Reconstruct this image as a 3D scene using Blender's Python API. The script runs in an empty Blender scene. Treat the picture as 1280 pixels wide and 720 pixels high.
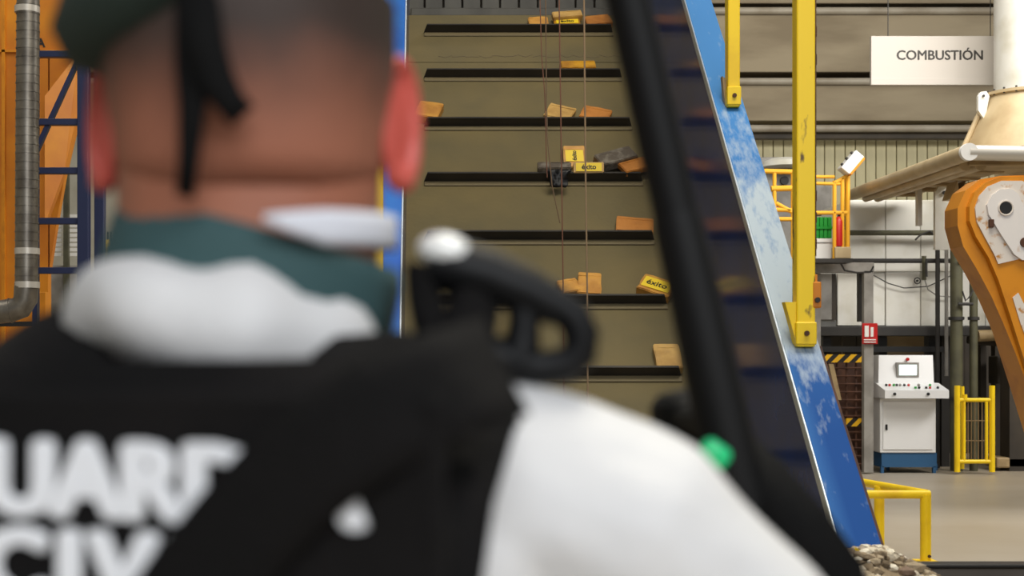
import bpy, bmesh, math, random
from mathutils import Vector, Matrix, noise

random.seed(7)
F, PX, PY, CH = 1778.0, 528.0, 436.0, 1.55      # focal length in pixels, principal point, camera height
scene = bpy.context.scene
C = scene.collection

# ------------------------------------------------------------------ camera
cam_d = bpy.data.cameras.new('camera')
cam_d.sensor_width = 36.0
cam_d.lens = F / 1280.0 * 36.0
cam_d.shift_x = (640 - PX) / 1280.0
cam_d.shift_y = (PY - 360) / 1280.0
cam_d.clip_start = 0.05
cam_d.dof.use_dof = True
cam_d.dof.focus_distance = 9.6
cam_d.dof.aperture_fstop = 4.6
cam = bpy.data.objects.new('camera', cam_d)
cam.location = (0, 0, CH)
cam.rotation_euler = (math.pi / 2, 0, 0)
C.objects.link(cam)
scene.camera = cam

# ------------------------------------------------------------------ world and added fill lights
w = bpy.data.worlds.new('daylight')
scene.world = w
w.use_nodes = True
w.node_tree.nodes['Background'].inputs[0].default_value = (0.86, 0.93, 1.0, 1)
w.node_tree.nodes['Background'].inputs[1].default_value = 0.22

def area(name, loc, target, sx, sy, power, col):
    d = bpy.data.lights.new(name, 'AREA')
    d.shape = 'RECTANGLE'; d.size = sx; d.size_y = sy
    d.energy = power; d.color = col
    o = bpy.data.objects.new(name, d)
    o.location = loc
    o.rotation_euler = (Vector(target) - Vector(loc)).to_track_quat('-Z', 'Y').to_euler()
    C.objects.link(o)
    return o
area('fill_camera', (1.7, -5.0, 5.2), (0.0, 1.5, 1.4), 6, 4, 450, (0.95, 0.97, 1.0))  # unseen soft light added behind the camera for the officer's back
area('fill_front', (2.0, 4.5, 9.5), (1.0, 6.0, 0.0), 5, 3, 680, (1.0, 0.93, 0.78))  # unseen area light added above the belt
area('fill_middle', (5.5, 12.5, 8.0), (5.2, 18.0, 1.5), 6, 2, 560, (1.0, 0.96, 0.88))  # added light aimed at the furnace and console fronts
area('fill_right', (10.5, 13.0, 7.5), (6.0, 18.6, 2.2), 5, 2, 680, (1.0, 0.97, 0.92))  # extra light added from the right to brighten the furnace
area('fill_back', (4.0, 20.5, 9.5), (4.0, 25.2, 4.5), 10, 1.5, 140, (1.0, 0.90, 0.70))  # added wash of light on the back wall
area('fill_left', (-5.0, 10.0, 9.0), (-5.0, 13.0, 1.0), 4, 3, 130, (1.0, 0.92, 0.80))  # unseen light added over the orange machine

scene.view_settings.view_transform = 'Standard'
scene.view_settings.look = 'None'
scene.view_settings.gamma = 1.0
scene.view_settings.use_curve_mapping = False
scene.view_settings.exposure = 0.0
scene.cycles.use_denoising = True
scene.cycles.max_bounces = 6

# ------------------------------------------------------------------ materials
def lin(c):
    out = []
    for v in c:
        v /= 255.0
        out.append(v / 12.92 if v <= 0.04045 else ((v + 0.055) / 1.055) ** 2.4)
    return (*out, 1.0)

def mat(name, rgb, rough=0.5, metal=0.0, rgb2=None, scale=6.0, lo=0.4, hi=0.65, bump=0.0, bscale=40.0,
        stretch=(1, 1, 1), spec=0.5, coat=0.0, detail=5.0):
    m = bpy.data.materials.new(name); m.use_nodes = True
    nt = m.node_tree; n = nt.nodes; b = n['Principled BSDF']
    b.inputs['Base Color'].default_value = lin(rgb)
    b.inputs['Roughness'].default_value = rough
    b.inputs['Metallic'].default_value = metal
    b.inputs['Specular IOR Level'].default_value = spec
    b.inputs['Coat Weight'].default_value = coat
    b.inputs['Coat Roughness'].default_value = 0.08
    if rgb2 or bump:
        tc = n.new('ShaderNodeTexCoord'); mp = n.new('ShaderNodeMapping')
        mp.inputs['Scale'].default_value = stretch
        nt.links.new(tc.outputs['Object'], mp.inputs[0])
    if rgb2:
        nz = n.new('ShaderNodeTexNoise'); nz.inputs['Scale'].default_value = scale; nz.inputs['Detail'].default_value = detail
        nt.links.new(mp.outputs[0], nz.inputs['Vector'])
        mr = n.new('ShaderNodeMapRange'); mr.inputs[1].default_value = lo; mr.inputs[2].default_value = hi
        nt.links.new(nz.outputs[0], mr.inputs[0])
        mx = n.new('ShaderNodeMix'); mx.data_type = 'RGBA'
        mx.inputs[6].default_value = lin(rgb); mx.inputs[7].default_value = lin(rgb2)
        nt.links.new(mr.outputs[0], mx.inputs[0]); nt.links.new(mx.outputs[2], b.inputs['Base Color'])
    if bump:
        nb = n.new('ShaderNodeTexNoise'); nb.inputs['Scale'].default_value = bscale; nb.inputs['Detail'].default_value = 4
        nt.links.new(mp.outputs[0], nb.inputs['Vector'])
        bp = n.new('ShaderNodeBump'); bp.inputs['Strength'].default_value = bump; bp.inputs['Distance'].default_value = 0.02
        nt.links.new(nb.outputs[0], bp.inputs['Height']); nt.links.new(bp.outputs[0], b.inputs['Normal'])
    return m

def emit(name, rgb, s):
    m = mat(name, rgb, 0.3)
    b = m.node_tree.nodes['Principled BSDF']
    b.inputs['Emission Color'].default_value = lin(rgb); b.inputs['Emission Strength'].default_value = s
    return m

def hazard_mat(name, period):
    m = mat(name, (235, 185, 20), 0.5); nt = m.node_tree; n = nt.nodes
    tc = n.new('ShaderNodeTexCoord'); sp = n.new('ShaderNodeSeparateXYZ'); nt.links.new(tc.outputs['Object'], sp.inputs[0])
    a = n.new('ShaderNodeMath'); a.operation = 'SUBTRACT'; nt.links.new(sp.outputs[0], a.inputs[0]); nt.links.new(sp.outputs[2], a.inputs[1])
    d = n.new('ShaderNodeMath'); d.operation = 'DIVIDE'; d.inputs[1].default_value = period; nt.links.new(a.outputs[0], d.inputs[0])
    f = n.new('ShaderNodeMath'); f.operation = 'FRACT'; nt.links.new(d.outputs[0], f.inputs[0])
    g = n.new('ShaderNodeMath'); g.operation = 'GREATER_THAN'; g.inputs[1].default_value = 0.5; nt.links.new(f.outputs[0], g.inputs[0])
    mx = n.new('ShaderNodeMix'); mx.data_type = 'RGBA'; mx.inputs[6].default_value = lin((235, 180, 20)); mx.inputs[7].default_value = lin((30, 26, 24))
    nt.links.new(g.outputs[0], mx.inputs[0]); nt.links.new(mx.outputs[2], n['Principled BSDF'].inputs['Base Color'])
    return m

def rubble_mat():
    m = mat('rubble', (150, 135, 110), 0.9, bump=0.5, bscale=60); nt = m.node_tree; n = nt.nodes
    g = n.new('ShaderNodeNewGeometry'); r = n.new('ShaderNodeValToRGB')
    cols = [(0.0, (92, 78, 60)), (0.3, (142, 124, 98)), (0.6, (190, 174, 148)), (0.85, (240, 232, 212)), (1.0, (112, 84, 66))]
    el = r.color_ramp.elements
    el[0].position = 0; el[0].color = lin(cols[0][1]); el[1].position = 1; el[1].color = lin(cols[4][1])
    for p, c in cols[1:4]:
        e = el.new(p); e.color = lin(c)
    nt.links.new(g.outputs['Random Per Island'], r.inputs[0]); nt.links.new(r.outputs[0], n['Principled BSDF'].inputs['Base Color'])
    return m

def zfade_mat(name, low, high, z0, z1, rough, back_only=None):
    """hair that fades from cropped stubble at the nape to full colour higher up (object Z = world Z)"""
    m = mat(name, high, rough, bump=0.12, bscale=420); nt = m.node_tree; n = nt.nodes
    g = n.new('ShaderNodeNewGeometry'); sp = n.new('ShaderNodeSeparateXYZ'); nt.links.new(g.outputs['Position'], sp.inputs[0])
    nz = n.new('ShaderNodeTexNoise'); nz.inputs['Scale'].default_value = 22
    nt.links.new(g.outputs['Position'], nz.inputs['Vector'])
    ma = n.new('ShaderNodeMath'); ma.operation = 'MULTIPLY_ADD'; ma.inputs[1].default_value = 0.03
    nt.links.new(nz.outputs[0], ma.inputs[0]); nt.links.new(sp.outputs[2], ma.inputs[2])
    mr = n.new('ShaderNodeMapRange'); mr.interpolation_type = 'SMOOTHSTEP'
    mr.inputs[1].default_value = z0 + 0.015; mr.inputs[2].default_value = z1 + 0.015; nt.links.new(ma.outputs[0], mr.inputs[0])
    fac = mr.outputs[0]
    if back_only is not None:      # the scalp is shaved only behind the ears
        bk = n.new('ShaderNodeMapRange'); bk.inputs[1].default_value = back_only + .02; bk.inputs[2].default_value = back_only
        nt.links.new(sp.outputs[1], bk.inputs[0])
        mu = n.new('ShaderNodeMath'); mu.operation = 'MULTIPLY'; nt.links.new(fac, mu.inputs[0]); nt.links.new(bk.outputs[0], mu.inputs[1]); fac = mu.outputs[0]
    mx = n.new('ShaderNodeMix'); mx.data_type = 'RGBA'; mx.inputs[6].default_value = lin(low); mx.inputs[7].default_value = lin(high)
    nt.links.new(fac, mx.inputs[0]); nt.links.new(mx.outputs[2], n['Principled BSDF'].inputs['Base Color'])
    return m

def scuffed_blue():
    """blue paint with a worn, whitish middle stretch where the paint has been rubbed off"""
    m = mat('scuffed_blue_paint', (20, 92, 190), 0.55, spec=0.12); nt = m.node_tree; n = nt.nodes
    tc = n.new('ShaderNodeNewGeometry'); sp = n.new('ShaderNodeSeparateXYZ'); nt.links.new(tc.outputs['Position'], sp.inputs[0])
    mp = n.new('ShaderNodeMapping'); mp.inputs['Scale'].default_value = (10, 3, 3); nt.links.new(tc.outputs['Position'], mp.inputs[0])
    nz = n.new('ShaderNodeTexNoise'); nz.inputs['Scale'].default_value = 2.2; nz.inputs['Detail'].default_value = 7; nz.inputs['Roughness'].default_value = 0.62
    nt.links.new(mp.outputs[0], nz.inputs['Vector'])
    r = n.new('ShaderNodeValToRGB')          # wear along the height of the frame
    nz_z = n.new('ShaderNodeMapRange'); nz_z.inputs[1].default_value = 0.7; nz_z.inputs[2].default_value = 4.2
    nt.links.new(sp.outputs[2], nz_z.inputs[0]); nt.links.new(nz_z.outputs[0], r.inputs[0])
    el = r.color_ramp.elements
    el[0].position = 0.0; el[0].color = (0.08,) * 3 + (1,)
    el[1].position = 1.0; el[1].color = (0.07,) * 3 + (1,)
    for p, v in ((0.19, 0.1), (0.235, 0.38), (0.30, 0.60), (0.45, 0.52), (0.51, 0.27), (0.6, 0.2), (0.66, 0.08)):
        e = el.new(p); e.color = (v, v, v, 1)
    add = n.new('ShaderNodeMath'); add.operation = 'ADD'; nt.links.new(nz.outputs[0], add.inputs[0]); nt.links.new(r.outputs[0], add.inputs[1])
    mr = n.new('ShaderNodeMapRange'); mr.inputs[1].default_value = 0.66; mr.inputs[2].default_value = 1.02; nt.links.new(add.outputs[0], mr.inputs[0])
    sheen = n.new('ShaderNodeMapRange'); sheen.inputs[1].default_value = 1.2; sheen.inputs[2].default_value = 3.0      # paler towards the top: sheen painted into the colour
    nt.links.new(sp.outputs[2], sheen.inputs[0])
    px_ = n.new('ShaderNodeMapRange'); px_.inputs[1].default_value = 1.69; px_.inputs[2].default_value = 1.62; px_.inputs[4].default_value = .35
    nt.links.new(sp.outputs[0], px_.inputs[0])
    fm = n.new('ShaderNodeMath'); fm.operation = 'MAXIMUM'; nt.links.new(sheen.outputs[0], fm.inputs[0]); nt.links.new(px_.outputs[0], fm.inputs[1])
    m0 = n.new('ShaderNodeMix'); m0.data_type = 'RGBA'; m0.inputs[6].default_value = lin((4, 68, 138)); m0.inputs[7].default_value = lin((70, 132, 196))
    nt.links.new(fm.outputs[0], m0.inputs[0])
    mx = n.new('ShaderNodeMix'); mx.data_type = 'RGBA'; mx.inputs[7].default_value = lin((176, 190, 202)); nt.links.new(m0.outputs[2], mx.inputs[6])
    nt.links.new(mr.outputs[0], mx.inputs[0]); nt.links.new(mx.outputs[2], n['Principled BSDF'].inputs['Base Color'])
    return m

M = dict(
    concrete=mat('slab_concrete', (150, 138, 116), 0.85, rgb2=(126, 114, 94), scale=1.2, stretch=(.4, 1, 1.6), bump=.1),
    recess=mat('recess', (104, 92, 74), 0.9),
    pipe_grey=mat('grey_tube', (158, 150, 136), 0.5, rgb2=(138, 128, 112), scale=2),
    cladding=mat('cladding', (196, 188, 150), 0.6, rgb2=(176, 168, 134), scale=3, stretch=(1, 1, .2)),
    wall_pale=mat('pale_plaster', (186, 182, 168), 0.85, rgb2=(170, 164, 148), scale=1.5),
    floor=mat('floor_concrete', (172, 162, 146), 0.42, rgb2=(150, 136, 114), scale=.5, stretch=(.6, 1, 1), lo=.35, hi=.7, bump=.05, bscale=20),
    belt=mat('rubber_belt', (112, 98, 62), 0.8, rgb2=(94, 85, 58), scale=2.2, bump=.12, bscale=30, lo=.3, hi=.75),
    cleat=mat('cleat_rubber', (46, 40, 32), 0.55, rgb2=(32, 28, 24), scale=4),
    flange=mat('cleat_flange', (112, 100, 72), 0.6),
    navy_panel=mat('dark_blue_panel', (38, 60, 114), 0.17, rgb2=(34, 52, 98), scale=3, spec=0.13),
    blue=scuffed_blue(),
    steel_edge=mat('bare_steel_edge', (205, 215, 225), 0.3, .6),
    yellow=mat('yellow_paint', (246, 208, 12), 0.45, rgb2=(226, 182, 12), scale=5, lo=.5, hi=.8),
    yellow_worn=mat('chipped_yellow_paint', (250, 212, 16), 0.45, rgb2=(96, 70, 28), scale=13, lo=.61, hi=.66, stretch=(1, 1, .35)),
    rust=mat('rust_brown', (84, 52, 34), 0.8, rgb2=(60, 36, 26), scale=9),
    orange=mat('orange_paint', (226, 146, 10), 0.5, rgb2=(196, 112, 8), scale=1.6, lo=.3),
    orange_arm=mat('orange_arm_paint', (220, 142, 24), 0.38, rgb2=(186, 110, 18), scale=5, lo=.5, hi=.8),
    worn_white=mat('worn_bare_plate', (225, 215, 205), 0.45, rgb2=(190, 130, 50), scale=20, lo=.56, hi=.68),
    bare_plate=mat('bare_white_plate', (232, 226, 222), 0.4, rgb2=(205, 180, 160), scale=14, lo=.6, hi=.75),
    black=mat('black_paint', (22, 21, 21), 0.5),
    dark=mat('dark_steel', (46, 43, 40), 0.6, rgb2=(34, 32, 30), scale=3),
    brown_dark=mat('dark_brown_sheet', (62, 54, 44), 0.7, rgb2=(44, 39, 33), scale=2),
    white_panel=mat('white_panel', (226, 224, 216), 0.45, rgb2=(198, 192, 172), scale=2.2, lo=.5, hi=.8),
    console_white=mat('console_white', (226, 226, 226), 0.4),
    console_blue=mat('console_blue', (38, 84, 124), 0.5),
    grey_post=mat('grey_post_paint', (150, 146, 140), 0.5, rgb2=(126, 122, 116), scale=5),
    olive=mat('olive_green_paint', (82, 80, 58), 0.55, rgb2=(64, 62, 46), scale=4),
    galv=mat('galvanised_duct', (138, 132, 122), 0.38, .75, rgb2=(110, 104, 96), scale=8),
    navy_frame=mat('navy_paint', (26, 36, 74), 0.45),
    cream=mat('cream_cone', (186, 166, 130), 0.5, rgb2=(168, 146, 110), scale=3),
    silver=mat('silver_tube', (200, 194, 184), 0.35, .3),
    red=mat('red_paint', (186, 26, 24), 0.4),
    white=mat('white_sheet', (232, 230, 226), 0.5),
    sign_white=mat('sign_white', (186, 179, 171), 0.6),
    sign_text=mat('sign_lettering', (44, 40, 36), 0.6),
    green=mat('green_plastic', (30, 150, 50), 0.4),
    teal_green=mat('green_translucent', (40, 205, 130), 0.25),
    screen=emit('lit_screen', (225, 245, 245), 1.1),
    lens=mat('white_glare', (252, 252, 248), 0.2, coat=1.0),  # glare on the handset as plain white colour
    coverall=mat('white_coverall', (224, 223, 222), 0.6, bump=.15, bscale=24),
    vest=mat('black_vest', (15, 14, 14), 0.9, spec=.2, rgb2=(21, 19, 19), scale=12, bump=.2, bscale=160),
    webbing=mat('black_webbing', (10, 10, 10), 0.85, spec=.2, bump=.2, bscale=200),
    letter=mat('white_print', (244, 246, 250), 0.5),
    skin=zfade_mat('skin', (168, 107, 83), (60, 47, 41), 1.655, 1.732, 0.5, .85),
    ear=mat('flushed_skin', (206, 92, 80), 0.45),
    hair=zfade_mat('short_hair', (168, 107, 83), (60, 47, 41), 1.655, 1.732, 0.7),
    beret=mat('dark_green_felt', (40, 54, 48), 0.9, bump=.2, bscale=150),
    collar=mat('teal_collar', (54, 84, 86), 0.8, bump=.15, bscale=150),
    mask=mat('white_mask_cloth', (228, 230, 238), 0.7),
    gunmetal=mat('black_gunmetal', (12, 12, 12), 0.6, spec=.25),
    glossy_black=mat('glossy_black', (9, 10, 12), 0.5, spec=.25),
    kraft=mat('brown_wrap', (206, 150, 64), 0.4, rgb2=(178, 122, 50), scale=9, bump=.2, bscale=26),
    kraft_orange=mat('orange_brown_wrap', (190, 124, 54), 0.4, rgb2=(166, 104, 42), scale=9, bump=.2, bscale=26),
    kraft_pale=mat('pale_brown_wrap', (200, 160, 90), 0.4, rgb2=(172, 132, 70), scale=9, bump=.2, bscale=26),
    yellow_wrap=mat('mustard_wrap', (200, 146, 28), 0.45, rgb2=(160, 108, 26), scale=8, bump=.2, bscale=26),
    dark_wrap=mat('dark_plastic_wrap', (92, 82, 70), 0.22, rgb2=(140, 132, 118), scale=14, bump=.4, bscale=30, lo=.5, hi=.75),
    label=mat('yellow_label', (240, 206, 40), 0.5),
    label_text=mat('black_print', (30, 24, 14), 0.6),
    cord=mat('brown_cord', (104, 82, 60), 0.8),
    red_cord=mat('reddish_cord', (112, 72, 54), 0.8),
    pale_cord=mat('pale_cord', (140, 116, 88), 0.8),
    plain_blue=mat('blue_paint', (20, 84, 176), 0.4, rgb2=(40, 108, 190), scale=3),
    strip=mat('grey_rubber_strip', (84, 82, 76), 0.6, rgb2=(64, 62, 58), scale=4, stretch=(1, 1, .3)),
    rubble=rubble_mat(),
    bin_steel=mat('grey_bin_steel', (98, 92, 86), 0.55, rgb2=(80, 74, 68), scale=3),
    rail_yellow=mat('deep_yellow_paint', (226, 164, 34), 0.5),
    wire=mat('brown_wire', (120, 96, 60), 0.7),
    hazard=hazard_mat('hazard_stripes', .15),
    tan=mat('tan_pipe', (168, 144, 104), 0.6, rgb2=(140, 118, 84), scale=5),
    boot=mat('black_leather', (24, 22, 21), 0.5),
    glove=mat('black_glove', (28, 27, 27), 0.8),
)

# ------------------------------------------------------------------ geometry helpers
def at(px, py, Y):
    return Vector(((px - PX) * Y / F, Y, CH + (PY - py) * Y / F))

WLOC = {}
def empty(name, loc, label, cat, group=None):
    o = bpy.data.objects.new(name, None); C.objects.link(o)
    o.location = loc; o.empty_display_size = .1
    WLOC[o.name] = Vector(loc)
    o['label'] = label; o['category'] = cat
    if group: o['group'] = group
    return o

def tag(o, label=None, cat=None, group=None, kind=None):
    if label: o['label'] = label
    if cat: o['category'] = cat
    if group: o['group'] = group
    if kind: o['kind'] = kind
    return o

def attach(o, parent):
    o.parent = parent
    o.matrix_parent_inverse = Matrix.Translation(-WLOC.get(parent.name, Vector()))

def link_mesh(me, name, material, parent, smooth):
    if smooth:
        me.polygons.foreach_set('use_smooth', [True] * len(me.polygons))
        if smooth < 3: me.set_sharp_from_angle(angle=smooth)
    me.materials.clear(); me.materials.append(material)
    o = bpy.data.objects.new(name, me); C.objects.link(o)
    if parent is not None:
        attach(o, parent)
    else:
        vs = [v.co for v in me.vertices]
        lo = Vector([min(v[i] for v in vs) for i in range(3)]); hi = Vector([max(v[i] for v in vs) for i in range(3)])
        base = Vector(((lo.x + hi.x) / 2, (lo.y + hi.y) / 2, lo.z))
        me.transform(Matrix.Translation(-base)); o.location = base
        WLOC[o.name] = base
    return o

class MB:
    def __init__(self): self.bm = bmesh.new()
    def box(self, c, size, rot=None, bevel=0.0, seg=2):
        b = bmesh.new(); bmesh.ops.create_cube(b, size=1.0)
        for v in b.verts: v.co = Vector((v.co.x * size[0], v.co.y * size[1], v.co.z * size[2]))
        if bevel: bmesh.ops.bevel(b, geom=b.edges[:], offset=bevel, segments=seg, affect='EDGES', profile=.5)
        mt = Matrix.Translation(c)
        if rot is not None: mt = mt @ rot.to_4x4()
        b.transform(mt); self._add(b); return self
    def _add(self, b):
        me = bpy.data.meshes.new('tmp'); b.to_mesh(me); b.free(); self.bm.from_mesh(me); bpy.data.meshes.remove(me)
    def px(self, x0, y0, x1, y1, Y, depth, bevel=0.0):
        a, b = at(x0, y1, Y), at(x1, y0, Y)
        return self.box(((a.x + b.x) / 2, Y + depth / 2, (a.z + b.z) / 2), (b.x - a.x, depth, b.z - a.z), None, bevel)
    def tube(self, pts, r, n=10, closed=False, flat=None):
        pts = [Vector(p) for p in pts]; k = len(pts)
        rs = r if isinstance(r, (list, tuple)) else [r] * k
        rings = []; ref = None
        for i, p in enumerate(pts):
            if closed: t = pts[(i + 1) % k] - pts[i - 1]
            else: t = pts[min(i + 1, k - 1)] - pts[max(i - 1, 0)]
            t.normalize()
            if ref is None:
                ref = Vector((0, 1, 0)) if abs(t.y) < .9 else Vector((1, 0, 0))
            s = t.cross(ref)
            if s.length < 1e-4: s = t.cross(Vector((0, 0, 1)))
            s.normalize(); q = s.cross(t).normalized(); ref = q
            f = flat if flat else (1, 1)
            rings.append([self.bm.verts.new(p + s * (math.cos(a) * rs[i] * f[0]) + q * (math.sin(a) * rs[i] * f[1]))
                          for a in [2 * math.pi * j / n for j in range(n)]])
        for i in range(k if closed else k - 1):
            A, B = rings[i], rings[(i + 1) % k]
            for j in range(n): self.bm.faces.new((A[j], A[(j + 1) % n], B[(j + 1) % n], B[j]))
        if not closed:
            self.bm.faces.new(rings[0][::-1]); self.bm.faces.new(rings[-1])
        return self
    def prism(self, poly, dvec):
        dvec = Vector(dvec); a = [self.bm.verts.new(Vector(p)) for p in poly]; b = [self.bm.verts.new(Vector(p) + dvec) for p in poly]
        self.bm.faces.new(a[::-1]); self.bm.faces.new(b); n = len(a)
        for i in range(n): self.bm.faces.new((a[i], a[(i + 1) % n], b[(i + 1) % n], b[i]))
        return self
    def ball(self, c, r, rot=None, sub=3):
        b = bmesh.new(); bmesh.ops.create_icosphere(b, subdivisions=sub, radius=1.0)
        mt = Matrix.Translation(c)
        if rot is not None: mt = mt @ rot.to_4x4()
        b.transform(mt @ Matrix.Diagonal((*r, 1))); self._add(b); return self
    def lathe(self, prof, c, n=28, rot=None):
        rings = []; c = Vector(c)
        for r, z in prof:
            ring = []
            for j in range(n):
                v = Vector((r * math.cos(2 * math.pi * j / n), r * math.sin(2 * math.pi * j / n), z))
                if rot is not None: v = rot @ v
                ring.append(self.bm.verts.new(c + v))
            rings.append(ring)
        for A, B in zip(rings, rings[1:]):
            for j in range(n): self.bm.faces.new((A[j], A[(j + 1) % n], B[(j + 1) % n], B[j]))
        self.bm.faces.new(rings[0][::-1]); self.bm.faces.new(rings[-1]); return self
    def loft(self, rings):
        rs = [[self.bm.verts.new(p) for p in r] for r in rings]; n = len(rs[0])
        for A, B in zip(rs, rs[1:]):
            for j in range(n): self.bm.faces.new((A[j], A[(j + 1) % n], B[(j + 1) % n], B[j]))
        self.bm.faces.new(rs[0][::-1]); self.bm.faces.new(rs[-1]); return self
    def sheet(self, grid, thick, side=None):
        """grid of points -> closed slab; thickness along the averaged normal"""
        nu, nv = len(grid), len(grid[0]); top = [[self.bm.verts.new(p) for p in r] for r in grid]; bot = []
        for i in range(nu):
            row = []
            for j in range(nv):
                a = grid[min(i + 1, nu - 1)][j] - grid[max(i - 1, 0)][j]; b = grid[i][min(j + 1, nv - 1)] - grid[i][max(j - 1, 0)]
                nn = a.cross(b).normalized(); row.append(self.bm.verts.new(grid[i][j] - nn * thick))
            bot.append(row)
        fs = self.bm.faces.new
        for i in range(nu - 1):
            for j in range(nv - 1):
                fs((top[i][j], top[i + 1][j], top[i + 1][j + 1], top[i][j + 1])); fs((bot[i][j], bot[i][j + 1], bot[i + 1][j + 1], bot[i + 1][j]))
        for i in range(nu - 1):
            fs((top[i][0], bot[i][0], bot[i + 1][0], top[i + 1][0])); fs((top[i][-1], top[i + 1][-1], bot[i + 1][-1], bot[i][-1]))
        for j in range(nv - 1):
            fs((top[0][j], top[0][j + 1], bot[0][j + 1], bot[0][j])); fs((top[-1][j], bot[-1][j], bot[-1][j + 1], top[-1][j + 1]))
        return self
    def build(self, name, material, parent=None, smooth=0.6, remesh=0, relax=0):
        bmesh.ops.recalc_face_normals(self.bm, faces=self.bm.faces[:])
        me = bpy.data.meshes.new(name); self.bm.to_mesh(me); self.bm.free()
        if remesh:
            t = bpy.data.objects.new('tmp', me); C.objects.link(t)
            md = t.modifiers.new('r', 'REMESH'); md.mode = 'VOXEL'; md.voxel_size = remesh
            if relax:
                ms = t.modifiers.new('s', 'SMOOTH'); ms.iterations = relax; ms.factor = .5
            dg = bpy.context.evaluated_depsgraph_get(); dg.update()
            me2 = bpy.data.meshes.new_from_object(t.evaluated_get(dg)); bpy.data.objects.remove(t); me = me2; me.name = name
        return link_mesh(me, name, material, parent, smooth)

def copy_part(o, loc, parent):
    c = o.copy(); C.objects.link(c)
    attach(c, parent); c.location = loc
    return c

def text(name, body, size, org, ex, ey, material, parent, bold=0.0, thick=.001, align='CENTER', sx=1.0, heavy=0.0, gap=1.0):
    """lettering as a mesh; org = centre of the line, ex / ey = reading and up directions"""
    cu = bpy.data.curves.new(name, 'FONT'); cu.body = body; cu.size = size; cu.align_x = align; cu.align_y = 'CENTER'
    cu.offset = bold; cu.extrude = thick; cu.resolution_u = 3; cu.space_character = gap
    t = bpy.data.objects.new('tmp', cu); C.objects.link(t)
    dg = bpy.context.evaluated_depsgraph_get(); dg.update()
    me = bpy.data.meshes.new_from_object(t.evaluated_get(dg)); bpy.data.objects.remove(t); bpy.data.curves.remove(cu)
    ex = Vector(ex).normalized(); ey = Vector(ey).normalized(); ez = ex.cross(ey)
    R = Matrix((ex * sx, ey, ez)).transposed().to_4x4()
    if heavy:
        b = bmesh.new()
        for k, (dx, dy) in enumerate(((0, 0), (-1, 0), (1, 0), (0, .7), (0, -.7), (-.7, .5), (.7, .5), (-.7, -.5), (.7, -.5))):
            m2 = me.copy(); m2.transform(Matrix.Translation((dx * heavy, dy * heavy, -.00012 * k))); b.from_mesh(m2); bpy.data.meshes.remove(m2)
        b.to_mesh(me); b.free()
    me.transform(Matrix.Translation(org) @ R); me.name = name
    return link_mesh(me, name, material, parent, 0)

def structure(o): o['kind'] = 'structure'; return o

# ------------------------------------------------------------------ the hall
structure(MB().box((3, 10, -.1), (34, 40, .2)).build('floor', M['floor'], smooth=0))
wb = structure(MB().box((3, 26.25, 5), (34, .5, 10.2)).build('wall_back', M['recess'], smooth=0))
structure(MB().box((-11.0, 10, 5), (.3, 33, 10)).build('wall_left', M['wall_pale'], smooth=0))
structure(MB().box((17.0, 10, 5), (.3, 33, 10)).build('wall_right', M['wall_pale'], smooth=0))
def zb(py, Y): return CH + (PY - py) * Y / F
# concrete bands with dark gaps, each band of several slabs
YB = 25.2
for (y0, y1) in ((-90, 4), (18, 90), (106, 151)):
    z0, z1 = zb(y1, YB), zb(y0, YB)
    xs = [-13.0, -6.6, -.4, 5.55, 13.2, 19.6]
    for a, b in zip(xs, xs[1:]):
        MB().box(((a + b) / 2, YB + .3, (z0 + z1) / 2), (b - a - .025, .6, z1 - z0), None, .012, 1).build('concrete_slab', M['concrete'], wb, smooth=0)
for y in (12.5, 101, 160):
    z = zb(y, YB - .1)
    MB().tube([(-13.5, YB - .03, z), (19.5, YB - .03, z)], .066, 12).build('rail_tube', M['pipe_grey'], wb)
z1 = zb(171, YB); wcl = .185
bd = MB().box((0, YB + .45, z1 - 1.75), (wcl - .016, .08, 3.5), None, .006, 1).build('cladding_board', M['cladding'], wb, smooth=0)
bd.location = (5.3, 0, 0)
for i in range(1, 62): copy_part(bd, (5.3 + i * wcl, 0, 0), wb)
MB().px(930, 168, 1215, 173, YB, .1).build('drip_rail', M['brown_dark'], wb, smooth=0)
MB().box((-4.3, YB + .35, 3.1), (16.5, .3, 6.2)).build('plaster_panel', M['wall_pale'], wb, smooth=0)

# ------------------------------------------------------------------ inclined belt conveyor
TH = math.atan(.8954); cs, sn = math.cos(TH), math.sin(TH)
U = Vector((0, cs, sn)); N = Vector((0, -sn, cs)); EX = Vector((1, 0, 0))
K0 = 7.31
O = Vector((0, 10.9, CH + .8954 * 10.9 - K0))
def P(x, s, h=0.0): return O + EX * x + U * s + N * h
def s_of_y(py, h=0.0):
    Y = (K0 - 1.342 * h) / (.8954 - (PY - py) / F)
    return (Y + sn * h - O.y) / cs
def on_belt(px, py, h=0.0):
    Y = (K0 - 1.342 * h) / (.8954 - (PY - py) / F)
    return at(px, py, Y)
XL, XR, HW = -.103, 1.619, 1.18
conv = empty('belt_conveyor', (0.75, 6.6, 0), 'steep inclined rubber conveyor belt between blue steel side frames, dark crossbars across it', 'conveyor')
s_top, s_bot = s_of_y(19), s_of_y(470) - 1.62
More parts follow.
